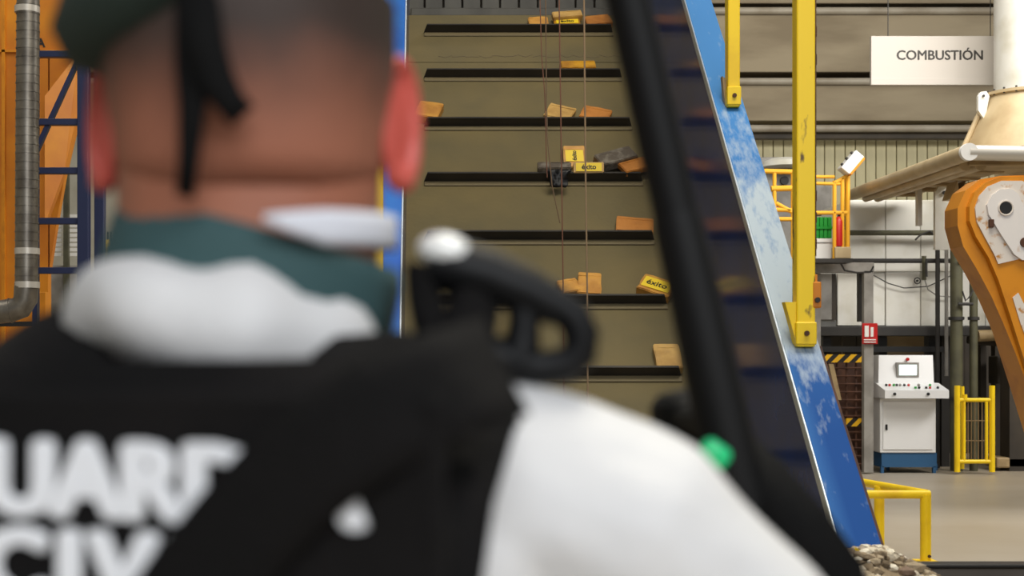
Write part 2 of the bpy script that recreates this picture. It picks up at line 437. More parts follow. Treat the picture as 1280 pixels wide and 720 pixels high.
# belt with a spliced joint
MB().prism([P(XL, s_bot, 0), P(XR, s_bot, 0), P(XR, s_of_y(78) - .004, 0), P(XL, s_of_y(78) - .004, 0)], N * -.012).build('belt', M['belt'], conv, smooth=0)
MB().prism([P(XL, s_of_y(78) + .004, 0), P(XR, s_of_y(78) + .004, 0), P(XR, s_top, 0), P(XL, s_top, 0)], N * -.012).build('belt', M['belt'], conv, smooth=0)
MB().box(P((XL + XR) / 2, (s_top + s_bot) / 2, -.04), (XR - XL, s_top - s_bot, .05), Matrix((EX, U, N)).transposed()).build('belt_bed', M['dark'], conv, smooth=0)
m = MB()
for i in range(16):
    x = .12 + i * .1
    m.tube([P(x, s_of_y(70) + random.uniform(-.02, .03), .001), P(x + .05, s_of_y(72) + random.uniform(-.01, .03), .001), P(x + .1, s_of_y(70) + random.uniform(-.02, .02), .001)], .0022, 5)
m.build('splice_stitching', M['recess'], conv)
FLY = [42, 98, 159, 228, 301, 381, 471, 575, 690]
RB = Matrix((EX, U, N)).transposed()
for y in FLY:
    s = s_of_y(y)
    c = MB()
    c.prism([P(.01, s, 0), P(1.455, s, 0), P(1.43, s - .012, .082), P(.035, s - .012, .082)], U * .016)
    o = c.build('cleat', M['cleat'], conv, smooth=0)
    MB().box(P(.733, s - .024, .006), (1.44, .046, .012), RB, .003, 1).build('cleat_flange', M['flange'], conv, smooth=0)
# side walls: polygon in the YZ plane
def side_poly(x):
    pts = [(5.5, .70), (5.5, .02), (6.35, .02)]
    poly = [Vector((x, y, z)) for y, z in pts]
    poly += [P(x, s_of_y(-60), -.1), P(x, s_of_y(-60), HW)]
    f = Vector((x, 5.52, CH + .8954 * 5.52 - 5.73))
    poly.append(f); return poly
MB().prism(side_poly(XR), (.03, 0, 0)).build('side_panel', M['navy_panel'], conv, smooth=0)
MB().prism(side_poly(XL), (-.03, 0, 0)).build('side_panel', M['navy_panel'], conv, smooth=0)
S0 = (5.52 + sn * HW - O.y) / cs; S1 = s_of_y(-60)
def rail_box(x0, x1, h0, h1, a=S0, b=S1):
    return MB().box(P((x0 + x1) / 2, (a + b) / 2, (h0 + h1) / 2), (abs(x1 - x0), b - a, h1 - h0), RB, .003, 1)
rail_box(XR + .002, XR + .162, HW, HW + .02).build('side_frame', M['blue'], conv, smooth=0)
rail_box(XL - .15, XL - .002, HW, HW + .02).build('side_frame', M['plain_blue'], conv, smooth=0)
rail_box(XR - .006, XR + .002, HW - .03, HW + .022).build('edge_strip', M['steel_edge'], conv, smooth=0)
rail_box(XL - .002, XL + .006, HW - .03, HW + .022).build('edge_strip', M['steel_edge'], conv, smooth=0)
rail_box(XR + .15, XR + .185, HW - .2, HW - .01, S0, s_of_y(430, HW) ).build('outer_angle', M['rust'], conv, smooth=0)
rail_box(XR + .135, XR + .162, HW - .3, HW).build('outer_web', M['navy_frame'], conv, smooth=0)
rail_box(XL - .15, XL - .135, HW - .3, HW).build('outer_web', M['navy_frame'], conv, smooth=0)
for x in (XR + .06, XL - .06):
    for Y in (8.2, 10.6):
        zt = CH + .8954 * Y - K0
        MB().box((x, Y, zt / 2 + .1), (.1, .1, zt + .2), None, .006, 1).build('support_leg', M['navy_frame'], conv, smooth=0)
# strip curtain and cross housing behind the head of the belt
cur = empty('strip_curtain', (.75, 11.5, 3.9), 'curtain of dark grey hanging rubber strips above the top end of the belt', 'curtain')
Yc = 11.45
xs0 = at(508, 0, Yc).x
for i in range(13):
    x = xs0 + i * .152
    zb0 = zb(16, Yc)
    MB().box((x + .07, Yc + .02 * (i % 2), zb0 + .45), (.138, .012, .95), None, .004, 1).build('strip', M['strip'], cur, smooth=0)
MB().box((.78, Yc + .06, zb0 + 1.0), (2.1, .08, .12), None, .006, 1).build('hanger_rail', M['dark'], cur, smooth=0)
MB().box((.78, Yc + .3, zb0 - 0.2), (2.0, .1, 2.8)).build('backing_sheet', M['brown_dark'], cur, smooth=0)
MB().box((.78, Yc + .02, zb(15, Yc) - .02), (1.75, .22, .07), None, .01, 1).build('sill_bar', M['strip'], cur, smooth=0)
MB().box((-.05, Yc + .4, 1.9), (.12, .12, 3.8)).build('stand', M['dark'], cur, smooth=0)
MB().box((1.6, Yc + .4, 1.9), (.12, .12, 3.8)).build('stand', M['dark'], cur, smooth=0)

# ------------------------------------------------------------------ yellow guide posts on the frames
def frame_z(Y): return CH + .8954 * Y - 5.73 + .015
def guide_post(px0, px1, ybase, label, wornm, extra=False):
    Y = 5.73 / (.8954 - (PY - ybase) / F)
    wd = (px1 - px0) * Y / F
    x = ((px0 + px1) / 2 - PX) * Y / F
    zB = frame_z(Y) + .012
    t = empty('guide_post', (x, Y, zB), label, 'post')
    MB().box((x, Y, (zB + 5.2) / 2), (wd, .085, 5.2 - zB), None, .006, 2).build('tube', wornm, t, smooth=0)
    MB().box((x, Y, zB + .06), (wd + .01, .1, .1), None, .004, 1).build('foot', M['yellow'], t, smooth=0)
    MB().tube([(x, Y - .053, zB + .06), (x, Y - .06, zB + .06)], .012, 10).build('bolt', M['rust'], t)
    return t, x, Y, zB, wd
tA, xA, YA, zA, wA = guide_post(993, 1016, 441, 'thick yellow guide post with chipped paint, standing on the right blue frame', M['yellow_worn'])
MB().prism([(xA - wA / 2, YA - .03, zA + .02), (xA - wA / 2 - .05, YA - .03, zA + .2), (xA - wA / 2, YA - .03, zA + .2)], (0, .06, 0)).build('gusset', M['yellow'], tA, smooth=0)
for k, (py, dx) in enumerate(((40, 0), (75, 0), (245, 0), (272, 0), (305, 0), (350, 0))):
    q = at(1018, py, YA)
    MB().box((q.x + .002, YA, q.z), (.012, .03, .05), None, .003, 1).build('clip', M['rust'], tA, smooth=0)
MB().tube([at(1018.5, y, YA - .01) for y in (-40, 100, 200, 320)], .007, 6).build('conduit', M['rust'], tA)
tB, xB, YB2, zB_, wB = guide_post(908, 923, 141, 'thin yellow guide post ending higher up the right blue frame', M['yellow'])
guide_post(461, 479, 432, 'yellow guide post on the left blue frame, just behind the officer\'s neck', M['yellow'])
MB().prism([at(903, 95, YB2), at(908, 100, YB2), at(908, 138, YB2), at(905, 120, YB2)], (0, .05, 0)).build('gusset', M['tan'], tB, smooth=0)
# button box on the thick post
bx_ = empty('button_box', at(1021, 384, YA), 'small orange-yellow switch box with a black button on the thick post', 'switch box')
MB().px(1016.5, 343, 1022, 385, YA - .03, .06, .003).build('mounting_plate', M['orange'], bx_, smooth=0)
MB().px(1016, 352, 1027, 385, YA - .045, .09, .006).build('housing', M['orange'], bx_, smooth=0)
q = at(1021.5, 375, YA - .045); MB().tube([q, q + Vector((0, -.012, 0))], .012, 12).build('button', M['black'], bx_)
# overhead beam and the hanging cords
ob = MB().box((.75, 7.4, 5.28), (2.6, .14, .16), None, .01, 1).build('overhead_beam', M['yellow'], smooth=0)
tag(ob, 'yellow beam across the tops of the guide posts above the belt', 'beam')
def cord(pts, r, m, label):
    o = MB().tube(pts, r, 6).build('hanging_rope', m); tag(o, label, 'rope', 'ropes hanging in front of the belt'); return o
Yk = 7.4
zt = 5.2
cord([Vector((at(675, 0, Yk).x, Yk + .03, zt)), at(675, 0, Yk + .03), at(677, 70, Yk + .03), at(681, 118, Yk + .02), at(683, 200, Yk + .02), at(684, 222, Yk + .02)], .0026, M['red_cord'], 'leftmost hanging rope, thin and reddish, bowing to the right')
cord([Vector((at(682, 0, Yk).x, Yk, zt)), at(682, 0, Yk), at(683, 110, Yk), at(684, 170, Yk), at(690, 232, Yk), at(700, 279, Yk)], .003, M['cord'], 'second hanging rope from the left, dark and slack, its end swinging free')
cord([Vector((at(699, 0, Yk).x, Yk, zt)), at(699, 0, Yk), at(702, 220, Yk), at(704, 360, Yk), at(705, 520, Yk)], .0034, M['red_cord'], 'third hanging rope from the left, reddish brown, hanging straight down')
cord([Vector((at(730, 0, Yk).x, Yk, zt)), at(730, 0, Yk), at(732, 220, Yk), at(734, 360, Yk), at(735, 560, Yk)], .0046, M['pale_cord'], 'rightmost hanging rope, thicker and pale brown, hanging straight down')

# ------------------------------------------------------------------ wrapped bricks on the cleats
def brick(px, py, wx, ly, t, phi, m, label, tilt=0.0, roll=0.0, lbl=None, h0=0.0, lbl_rot=0):
    """px, py: where the middle of the upper face shows; phi: turn in the belt plane (degrees); h0: height off the belt"""
    pt = on_belt(px, py, h0 + t)
    a = math.radians(phi)
    e1 = EX * math.cos(a) + U * math.sin(a); e2 = -EX * math.sin(a) + U * math.cos(a); e3 = N.copy()
    R = Matrix((e1, e2, e3)).transposed()
    R = R @ Matrix.Rotation(math.radians(tilt), 3, 'X') @ Matrix.Rotation(math.radians(roll), 3, 'Y')
    e1, e2, e3 = R.col[0].copy(), R.col[1].copy(), R.col[2].copy()
    c = pt - e3 * (t / 2)
    th = empty('wrapped_brick', c - N * (t / 2), label, 'brick', 'wrapped bricks on the conveyor belt')
    b = bmesh.new(); bmesh.ops.create_cube(b, size=1)
    bmesh.ops.subdivide_edges(b, edges=b.edges[:], cuts=3, use_grid_fill=True)
    for v in b.verts:
        v.co = Vector((v.co.x * wx, v.co.y * ly, v.co.z * t))
        v.co += Vector((noise.noise(v.co * 22 + Vector((px, py, 0))), noise.noise(v.co * 22 + Vector((py, 3, px))), noise.noise(v.co * 18 + Vector((5, px, py))))) * .0042
    bmesh.ops.bevel(b, geom=[e for e in b.edges if e.calc_face_angle(0) > 1.0], offset=.005, segments=2, affect='EDGES')
    b.transform(Matrix.Translation(c) @ R.to_4x4())
    mb = MB(); mb._add(b); mb.build('wrapping', m, th, smooth=0.7)
    # folded flap of the wrapping along one edge
    MB().box(c + e3 * (t / 2 + .0008) + e2 * (ly * .37), (wx * .93, ly * .12, .002), R).build('tape', m, th, smooth=0)
    if lbl:
        lw, lh, word, size = lbl
        la = math.radians(lbl_rot); f1 = e1 * math.cos(la) + e2 * math.sin(la); f2 = -e1 * math.sin(la) + e2 * math.cos(la)
        RL = Matrix((f1, f2, e3)).transposed()
        lb = MB().box(c + e3 * (t / 2 + .0035), (lw, lh, .002), RL).build('label', M['label'], th, smooth=0)
        tag(lb, 'yellow label')
        text('lettering', word, size, c + e3 * (t / 2 + .0055), f1, f2, M['label_text'], lb, .0011, .0006)
    return th
brick(536, 136, .17, .19, .065, -14, M['kraft'], 'tan brick alone at the far left end of a crossbar, by the officer\'s right ear')
brick(673, 26, .15, .13, .05, 2, M['kraft'], 'brown brick, left one of the row on the topmost crossbar')
brick(709, 17, .23, .09, .05, 8, M['kraft_pale'], 'pale brown brick lying on top of the yellow labelled brick, topmost crossbar', h0=.03)
brick(709, 27, .2, .1, .05, 3, M['yellow_wrap'], 'brick with yellow label under the pale one on the topmost crossbar', lbl=(.17, .06, 'éxito', .05))
brick(748, 24, .2, .13, .05, 12, M['kraft_orange'], 'orange-brown brick at the right end of the topmost crossbar')
brick(723, 80, .25, .10, .06, 1, M['yellow_wrap'], 'mustard yellow brick alone on the second crossbar from the top')
brick(700, 139, .19, .17, .05, -22, M['kraft_pale'], 'pale brown brick, left of the leaning pair on the third crossbar')
brick(745, 141, .2, .15, .045, -20, M['kraft_orange'], 'orange-brown brick, right of the leaning pair on the third crossbar')
brick(718, 195, .145, .19, .05, 0, M['kraft'], 'upright brown brick with square yellow label behind two others on the fourth crossbar', lbl=(.1, .12, 'éxito', .042), lbl_rot=90, tilt=14)
brick(693, 206, .22, .07, .06, 0, M['dark_wrap'], 'flat dark brown brick with torn wrapping, leftmost on the fourth crossbar', h0=.055)
brick(736, 209, .2, .075, .06, 0, M['kraft_pale'], tilt=38, label='brick lying on its side with long yellow label on the fourth crossbar', lbl=(.17, .056, 'éxito', .046), h0=.05)
brick(770, 194, .27, .13, .06, 24, M['dark_wrap'], 'shiny dark grey plastic-wrapped brick tilted up on the fourth crossbar', h0=.05)
brick(794, 205, .2, .12, .04, 25, M['kraft_orange'], 'orange-brown brick wedged under the dark one, right end of fourth crossbar', h0=.05)
brick(794, 280, .235, .15, .05, -8, M['kraft_orange'], 'orange-brown brick lying alone at the right end of the fifth crossbar')
brick(711, 356, .12, .12, .05, 14, M['kraft'], 'small brown brick left of the upright tan one on the sixth crossbar')
brick(737, 353, .14, .2, .05, -6, M['kraft'], 'upright tan brick on the sixth crossbar beside the black handset')
brick(821, 356, .2, .15, .06, -28, M['kraft'], 'brown brick with slanted yellow printed label at the right end of the sixth crossbar', lbl=(.17, .095, 'éxito', .062))
brick(835, 444, .145, .2, .055, 0, M['kraft_pale'], 'pale square-looking brick alone at the right end of the lowest visible crossbar')
# torn black bag hanging over a cleat
q = on_belt(698, 218, .09)
tb = MB()
g = []
for i in range(7):
    row = []
    for j in range(7):
        p = at(683 + i * (4.9 - .35 * j) + j * 1.2, 212 + j * 3.7, q.y - .05 + .02 * math.sin(i * 1.9 + j))
        p += Vector((noise.noise(p * 30) * .015, noise.noise(p * 25) * .02, 0)); row.append(p)
    g.append(row)
tb.sheet(g, -.006)
tag(tb.build('torn_bag', M['black'], smooth=3), 'torn black plastic wrapping hanging over the front of the fourth crossbar', 'plastic scrap')

# ------------------------------------------------------------------ receiving bin with rubble at the foot of the belt
rb = empty('receiving_bin', (1.2, 4.4, 0), 'low dark steel receiving bin full of rubble at the foot of the belt', 'bin')
def wallbox(x0, x1, y0, y1, z0, z1, name='bin_wall', m='bin_steel'):
    return MB().box(((x0 + x1) / 2, (y0 + y1) / 2, (z0 + z1) / 2), (x1 - x0, y1 - y0, z1 - z0), None, .004, 1).build(name, M[m], rb, smooth=0)
wallbox(1.82, 3.6, 5.30, 5.34, 0.012, .735); wallbox(-2.4, -.27, 5.30, 5.34, 0.012, .735)
wallbox(-2.4, 3.6, 3.3, 3.34, 0.012, .70); wallbox(-2.44, -2.4, 3.3, 5.34, 0.012, .735); wallbox(3.6, 3.64, 3.3, 5.34, 0.012, .735)
wallbox(1.82, 3.66, 5.28, 5.36, .735, .75, 'rim', 'black'); wallbox(-2.46, -.27, 5.28, 5.36, .735, .75, 'rim', 'black')
wallbox(-2.4, 3.6, 3.34, 5.30, .004, .012, 'bin_floor', 'dark')
hp = MB()
def heap_z(x, y):
    z = .58 - .035 * (x - 1.0) ** 2 + .25 * math.exp(-((x - 1.62) / .36) ** 2 - ((y - 5.15) / .3) ** 2) - .09 * (4.9 - y if y < 4.9 else 0)
    if y > 5.35: z = .62 - .1 * (y - 5.35)
    if x > 1.9: z -= .35 * (x - 1.9)
    return z + .03 * noise.noise(Vector((x * 5, y * 5, 0)))
grid = []
for i in range(41):
    x = -2.36 + i * (3.54 + 2.36) / 40
    grid.append([Vector((x, 3.38 + j * 1.88 / 20, max(.06, heap_z(x, 3.38 + j * 1.88 / 20)))) for j in range(21)])
hp.sheet(grid, .04)
grid = [[Vector((-.05 + i * 1.6 / 12, 5.3 + j * 1.25 / 8, max(.08, heap_z(-.05 + i * 1.6 / 12, 5.3 + j * 1.25 / 8)))) for j in range(9)] for i in range(13)]
hp.sheet(grid, .04)
_ico = bmesh.new(); bmesh.ops.create_icosphere(_ico, subdivisions=1, radius=1)
ICO_V = [v.co.copy() for v in _ico.verts]; ICO_F = [[v.index for v in f.verts] for f in _ico.faces]; _ico.free()
def rock(x, y, r):
    o_ = Vector((random.random() * 99, random.random() * 99, 0)); sc = Vector((random.uniform(.7, 1.5), random.uniform(.7, 1.3), random.uniform(.5, 1)))
    rt = Matrix.Rotation(random.random() * 6.3, 3, Vector((random.random(), random.random(), random.random() + .1)).normalized())
    base = Vector((x, y, heap_z(x, y) + r * .2)); vs = []
    for c in ICO_V:
        p = rt @ (c * (1 + .5 * noise.noise(c * 1.5 + o_)) * r)
        vs.append(hp.bm.verts.new(Vector((p.x * sc.x, p.y * sc.y, p.z * sc.z)) + base))
    for f in ICO_F: hp.bm.faces.new([vs[k] for k in f])
for i in range(520):
    rock(random.uniform(1.35, 2.0), random.uniform(4.85, 5.24), random.uniform(.008, .026))
for i in range(420):
    rock(random.uniform(-2.2, 3.4), random.uniform(3.5, 5.2), random.uniform(.015, .05))
for i in range(220):
    rock(random.uniform(0.0, 1.5), random.uniform(5.3, 6.3), random.uniform(.015, .045))
tag(hp.build('rubble_heap', M['rubble'], smooth=0), 'heap of grey and brown rubble filling the bin below the blue frame', 'rubble', kind='stuff')
q = at(1073, 692, 5.12)
sc_ = MB(); sc_.sheet([[q + Vector((-.022 + i * .015, .008 * math.sin(i * 2), -.03 + j * .02 + (.012 if i == 1 else 0))) for j in range(3)] for i in range(4)], .003)
tag(sc_.build('plastic_scrap', M['label'], smooth=0), 'crumpled yellow plastic scrap lying on top of the rubble heap', 'scrap')

# ------------------------------------------------------------------ low yellow barrier rail
br = empty('barrier_rail', (2.9, 10.4, 0), 'low yellow tubular barrier rail with corner on the floor behind the rubble', 'barrier')
Y0 = 1.55 * F / (703 - PY); zr = CH + (PY - 618) * Y0 / F
cx = (1157 - PX) * Y0 / F; x2 = (1099 - PX) * 10.95 / F
MB().tube([(cx, Y0, 0.005), (cx, Y0, zr)], .039, 14).build('post', M['yellow'], br)
MB().tube([(x2, 10.95, 0.005), (x2, 10.95, zr)], .039, 14).build('post', M['yellow'], br)
MB().tube([(cx + .03, Y0, zr), (1.95, Y0, zr)], .031, 14).build('rail', M['yellow'], br)
MB().tube([(cx + .01, Y0 + .01, zr + .004), ((1040 - PX) * 11.7 / F, 11.75, zr)], .031, 14).build('rail', M['yellow'], br)
MB().tube([(1.98, Y0, 0.005), (1.98, Y0, zr)], .039, 14).build('post', M['yellow'], br)
MB().box((cx, Y0, .008), (.15, .15, .014), None, .003, 1).build('foot_plate', M['yellow'], br, smooth=0)
q = Vector((cx + .012, Y0 - .04, .05)); MB().tube([q, q + Vector((0, -.01, 0))], .012, 8).build('bolt', M['rust'], br)

# ------------------------------------------------------------------ control console
Yk = 17.7
co = empty('control_console', at(1135, 592, Yk), 'white control console with sloping button desk and lit screen on blue plinth', 'console')
MB().px(1100, 498, 1170, 566, Yk, .5, .01).build('cabinet', M['console_white'], co, smooth=0)
MB().px(1104, 502, 1166, 562, Yk - .015, .02, .004).build('door', M['console_white'], co, smooth=0)
q = at(1108, 534, Yk - .02); MB().box(q, (.025, .03, .07), None, .004, 1).build('latch', M['black'], co, smooth=0)
MB().px(1102, 566, 1171, 584, Yk + .02, .46).build('plinth', M['console_blue'], co, smooth=0)
for x in (1103, 1168): MB().px(x - 1.5, 583, x + 2, 591.6, Yk + .02, .05).build('foot', M['console_blue'], co, smooth=0)
for x in (1110, 1170): MB().px(x - 1.5, 580, x + 2, 589, Yk + .42, .05).build('foot', M['console_blue'], co, smooth=0)
# sloping desk (profile in YZ)
a0, a1 = at(1098, 0, Yk).x, at(1177, 0, Yk).x
zd0, zd1, zd2 = zb(498, Yk), zb(488, Yk - .25), zb(482, Yk)
MB().prism([(a0, Yk - .25, zb(498, Yk - .25)), (a0, Yk - .25, zd1), (a0, Yk + .1, zd2 + .03), (a0, Yk + .5, zd2 + .03), (a0, Yk + .5, zd0)], (a1 - a0, 0, 0)).build('desk', M['console_white'], co, smooth=0)
for x in (1118, 1160):
    q = at(x, 492.5, Yk - .25); MB().tube([q, q + Vector((0, -.02, 0))], .018, 10).build('lock_knob', M['black'], co)
for i in range(14):
    x = 1106 + i * 4.6 + random.uniform(-.8, .8); fy = random.choice((.25, .6))
    q = Vector((at(x, 0, Yk).x, Yk - .25 + .35 * fy, zd1 + (zd2 + .03 - zd1) * fy))
    MB().tube([q, q + Vector((0, -.008, .022))], .016, 8).build('push_button', M[('black', 'red', 'green', 'black', 'grey_post')[i % 5]], co)
MB().prism([at(1098, 482, Yk + .08), at(1167.5, 482, Yk + .08), at(1166, 444, Yk + .2), at(1098.5, 444, Yk + .2)], (0, .25, 0)).build('upper_box', M['console_white'], co, smooth=0)
MB().px(1121, 453, 1149, 471.5, Yk + .1, .06, .004).build('screen_bezel', M['grey_post'], co, smooth=0)
MB().px(1124, 456, 1146, 469, Yk + .095, .02).build('screen', M['screen'], co, smooth=0)
q = at(1134, 449, Yk + .17); MB().tube([q, q + Vector((0, -.03, 0))], .02, 12).build('beacon', M['red'], co)

# ------------------------------------------------------------------ yellow gate
Yg = 17.55
gt = empty('safety_gate', at(1218, 590, Yg), 'narrow yellow tubular safety gate with wire mesh beside the console', 'gate')
def bar(x0, y0, x1, y1, r, m='yellow', par=None, name='bar', dy=0.0, Y=Yg):
    return MB().tube([at(x0, y0, Y + dy), at(x1, y1, Y + dy)], r, 10).build(name, M[m], par)
bar(1196.5, 482, 1196.5, 590, .036, par=gt, name='post'); bar(1240, 482, 1240, 590, .036, par=gt, name='post')
bar(1203, 483, 1203, 586, .024, par=gt, name='post', dy=.3)
bar(1198, 500, 1240, 500, .026, par=gt, name='rail'); bar(1198, 577, 1240, 577, .026, par=gt, name='rail')
bar(1205, 500, 1205, 577, .02, par=gt, name='frame_bar'); bar(1233, 500, 1233, 577, .02, par=gt, name='frame_bar')
for x in (1210, 1214, 1218.5, 1223, 1227.5): bar(x, 500, x, 577, .007, 'wire', gt, 'mesh_wire')
for y in (526, 551): bar(1205, y, 1233, y, .007, 'wire', gt, 'mesh_wire')
bar(1206, 493, 1206, 500, .03, 'yellow', gt, 'hinge')

# ------------------------------------------------------------------ furnace: white insulated box on a dark frame
Yf = 18.6
fu = empty('furnace', at(1140, 590, Yf), 'large white panelled furnace box on dark legs behind the control console', 'furnace')
core = MB().px(1064, 250, 1276, 410, Yf + .06, 1.4).build('core', M['white_panel'], fu, smooth=0)
MB().px(1022, 334, 1066, 408, Yf + .12, 1.2).build('core', M['white_panel'], fu, smooth=0)
xs = [1062, 1107, 1151, 1190, 1232, 1278]; ys = [250, 291, 340, 408]
for i in range(5):
    for j in range(3):
        if i == 0 and j == 2: continue
        MB().px(xs[i] + .4, ys[j] + .4, xs[i + 1] - .4, ys[j + 1] - .4, Yf, .08, .008).build('panel', M['white_panel'], fu, smooth=0)
MB().px(1047, 342, 1106, 407, Yf + .01, .06, .006).build('panel', M['white_panel'], fu, smooth=0)
MB().px(1020, 342, 1040, 400, Yf + .0, .1, .01).build('duct_box', M['grey_post'], fu, smooth=0)
MB().px(1040, 342, 1045, 400, Yf + .02, .1).build('gap_strip', M['brown_dark'], fu, smooth=0)
bar(1058, 291, 1196, 291, .034, 'olive', fu, 'pipe', -.15, Yf); bar(1020, 326, 1196, 326, .03, 'dark', fu, 'pipe', -.2, Yf)
bar(1155, 320, 1155, 350, .03, 'olive', fu, 'valve', -.22, Yf); bar(1158, 324, 1158, 346, .016, 'dark', fu, 'valve_stem', -.3, Yf)
q = at(1146, 351, Yf - .03)
MB().tube([q + Vector((.04 * math.cos(a), -.02, .04 * math.sin(a))) for a in [i * .785 for i in range(8)]], .008, 6, closed=True).build('hand_wheel', M['dark'], fu)
MB().tube([q, q + Vector((0, -.03, 0))], .015, 8).build('wheel_hub', M['dark'], fu)
MB().tube([at(1092, 344, Yf - .06), at(1110, 354, Yf - .06), at(1130, 360, Yf - .06), at(1160, 358, Yf - .06), at(1190, 344, Yf - .06)], .007, 6).build('sagging_cable', M['dark'], fu)
MB().tube([at(1156, 350, Yf - .1), at(1160, 362, Yf - .08), at(1172, 370, Yf - .06), at(1190, 371, Yf - .06)], .008, 6).build('sagging_cable', M['grey_post'], fu)
MB().tube([at(1144, 300, Yf - .2), at(1150, 294, Yf - .2), at(1162, 289, Yf - .2), at(1172, 296, Yf - .2)], .012, 6).build('small_valve', M['dark'], fu)
MB().px(1018, 408, 1276, 420, Yf - .1, .4, .01).build('base_beam', M['dark'], fu, smooth=0)
MB().px(1018, 433, 1180, 440, Yf - .05, .2).build('lower_beam', M['black'], fu, smooth=0)
MB().px(1108, 420, 1162, 446, Yf + 1.2, .3).build('burner_cover', M['cream'], fu, smooth=0)
MB().px(1090, 412, 1150, 418, Yf + .2, .3).build('under_tray', M['grey_post'], fu, smooth=0)
for x in (1034, 1104, 1166, 1182, 1268): MB().px(x - 5, 410, x + 5, 590 - (4 if x < 1100 else 0), Yf + .1, .18).build('leg', M['dark'], fu, smooth=0)
for x0, x1 in ((1180, 1187), (1226, 1233), (1244, 1262)): MB().px(x0, 425, x1, 580, Yf + .9, .15).build('strut', M['brown_dark'], fu, smooth=0)
MB().px(1246, 445, 1266, 480, Yf + .5, .3, .02).build('gearbox', M['brown_dark'], fu, smooth=0)
MB().tube([at(1222, 420, Yf - .1), at(1300, 416, Yf - .1)], .075, 12).build('exhaust_pipe', M['tan'], fu)
MB().tube([at(1210, 424, Yf + .2), at(1300, 432, Yf + .2)], .06, 12).build('lower_pipe', M['brown_dark'], fu)
q = empty('dark_partition', at(1150, 590, 21.0), 'dark brown ribbed metal partition low down behind the furnace legs', 'partition')
zp0, zp1 = 0.01, zb(415, 21.0)
for i in range(30):
    x = 5.4 + i * .2
    MB().box((x + .1, 21.0 + .03 * (i % 2), (zp0 + zp1) / 2), (.19, .05, zp1 - zp0), None, .006, 1).build('sheet', M['brown_dark'], q, smooth=0)
bar(1180, 500, 1300, 500, .04, 'dark', q, 'cross_rail', -.06, 21.0)
kb = MB().px(1246, 572, 1340, 585, 18.0, .4, .02).build('kerb', M['tan'], smooth=0)
tag(kb, 'low concrete kerb on the floor right of the yellow gate', 'kerb')
# olive columns in front of the furnace
for x0, x1, yt, lab in ((1188, 1203, 216, 'thick olive green pipe column in front of the furnace box'), (1212, 1222, 240, 'thin olive green pipe column right of the thick one')):
    Yo = 18.05
    c = empty('pipe_column', at((x0 + x1) / 2, 590, Yo), lab, 'column')
    MB().tube([at((x0 + x1) / 2, 590, Yo), at((x0 + x1) / 2, yt, Yo)], (x1 - x0) * Yo / F / 2, 16).build('pipe', M['olive'], c)
    for y in (300, 400, 500): MB().tube([at((x0 + x1) / 2, y, Yo), at((x0 + x1) / 2, y - 4, Yo)], (x1 - x0) * Yo / F / 2 + .02, 16).build('collar', M['dark'], c)
cr = empty('cross_ladder', at(1207, 400, 18.1), 'dark short crossbars bridging the two olive pipe columns', 'crossbars')
for y in (307, 325, 380): bar(1198, y, 1216, y, .02, 'dark', cr, 'crossbar', -.02, 17.95)
MB().tube([at(1203, 364, 17.9), at(1207, 376, 17.9), at(1213, 370, 17.9), at(1216, 362, 17.9)], .012, 6).build('chain', M['dark'], cr)
gp = empty('grey_pipes', at(1175, 400, 18.3), 'slim grey pipes running up beside the thick olive column', 'pipe')
bar(1172, 300, 1172, 585, .03, 'dark', gp, 'pipe', 0, 18.3); bar(1183, 225, 1183, 470, .024, 'grey_post', gp, 'pipe', 0, 18.3)

# grey frame with the fire sign
gf = empty('portal_stand', at(1086, 592, 17.6), 'grey steel portal stand with slim post between the hazard cage and console', 'stand')
MB().px(1080, 338, 1092, 591, 17.6, .1, .006).build('post', M['grey_post'], gf, smooth=0)
MB().px(1018, 328, 1093, 341, 17.6, .12, .006).build('beam', M['grey_post'], gf, smooth=0)
MB().px(1074, 341, 1080, 402, 17.7, .1).build('back_post', M['dark'], gf, smooth=0)
MB().px(1018, 328, 1026, 591, 17.75, .1).build('post', M['grey_post'], gf, smooth=0)
MB().tube([at(1048, 324, 17.5), at(1056, 338, 17.5), at(1072, 341, 17.5), at(1088, 340, 17.5), at(1092, 333, 17.5)], .012, 6).build('cable', M['dark'], gf)
fs = empty('fire_sign', at(1087, 430, 17.55), 'small red square fire equipment sign on the grey post', 'sign')
MB().px(1078, 404, 1097, 430, 17.56, .02, .002).build('plate', M['red'], fs, smooth=0)
MB().px(1081, 407, 1086, 421, 17.545, .02).build('pictogram_hose', M['white'], fs, smooth=0)
MB().px(1088.5, 409, 1092, 421, 17.545, .02, .004).build('pictogram_flame', M['white'], fs, smooth=0)
MB().px(1080, 424, 1095, 425.3, 17.545, .02).build('line', M['white'], fs, smooth=0); MB().px(1080, 427, 1095, 428.2, 17.545, .02).build('line', M['white'], fs, smooth=0)

# rusty cage with hazard bars
hc = empty('mesh_cage', at(1055, 592, 17.9), 'rusty brown wire cage with black and yellow striped bars behind the frame', 'cage')
for y0, x0 in ((443, 1022), (523, 1058)): MB().px(x0, y0, 1081, y0 + 10, 17.85, .05).build('hazard_bar', M['hazard'], hc, smooth=0)
MB().px(1015, 452, 1082, 590, 18.15, .05).build('back_sheet', M['rust'], hc, smooth=0)
for i in range(13): bar(1014, 460 + i * 10, 1080, 460 + i * 10, .012, 'rust', hc, 'cage_wire', 0, 17.9)
for x in (1022, 1034, 1046, 1058, 1070, 1079): bar(x, 453, x, 591, .014, 'rust', hc, 'cage_wire', .03, 17.9)
pl = MB().prism([at(1036, 455, 17.8), at(1042, 455, 17.8), at(1052, 500, 17.8), at(1046, 500, 17.8)], (0, .04, 0)).build('plank', M['tan'], hc, smooth=0)

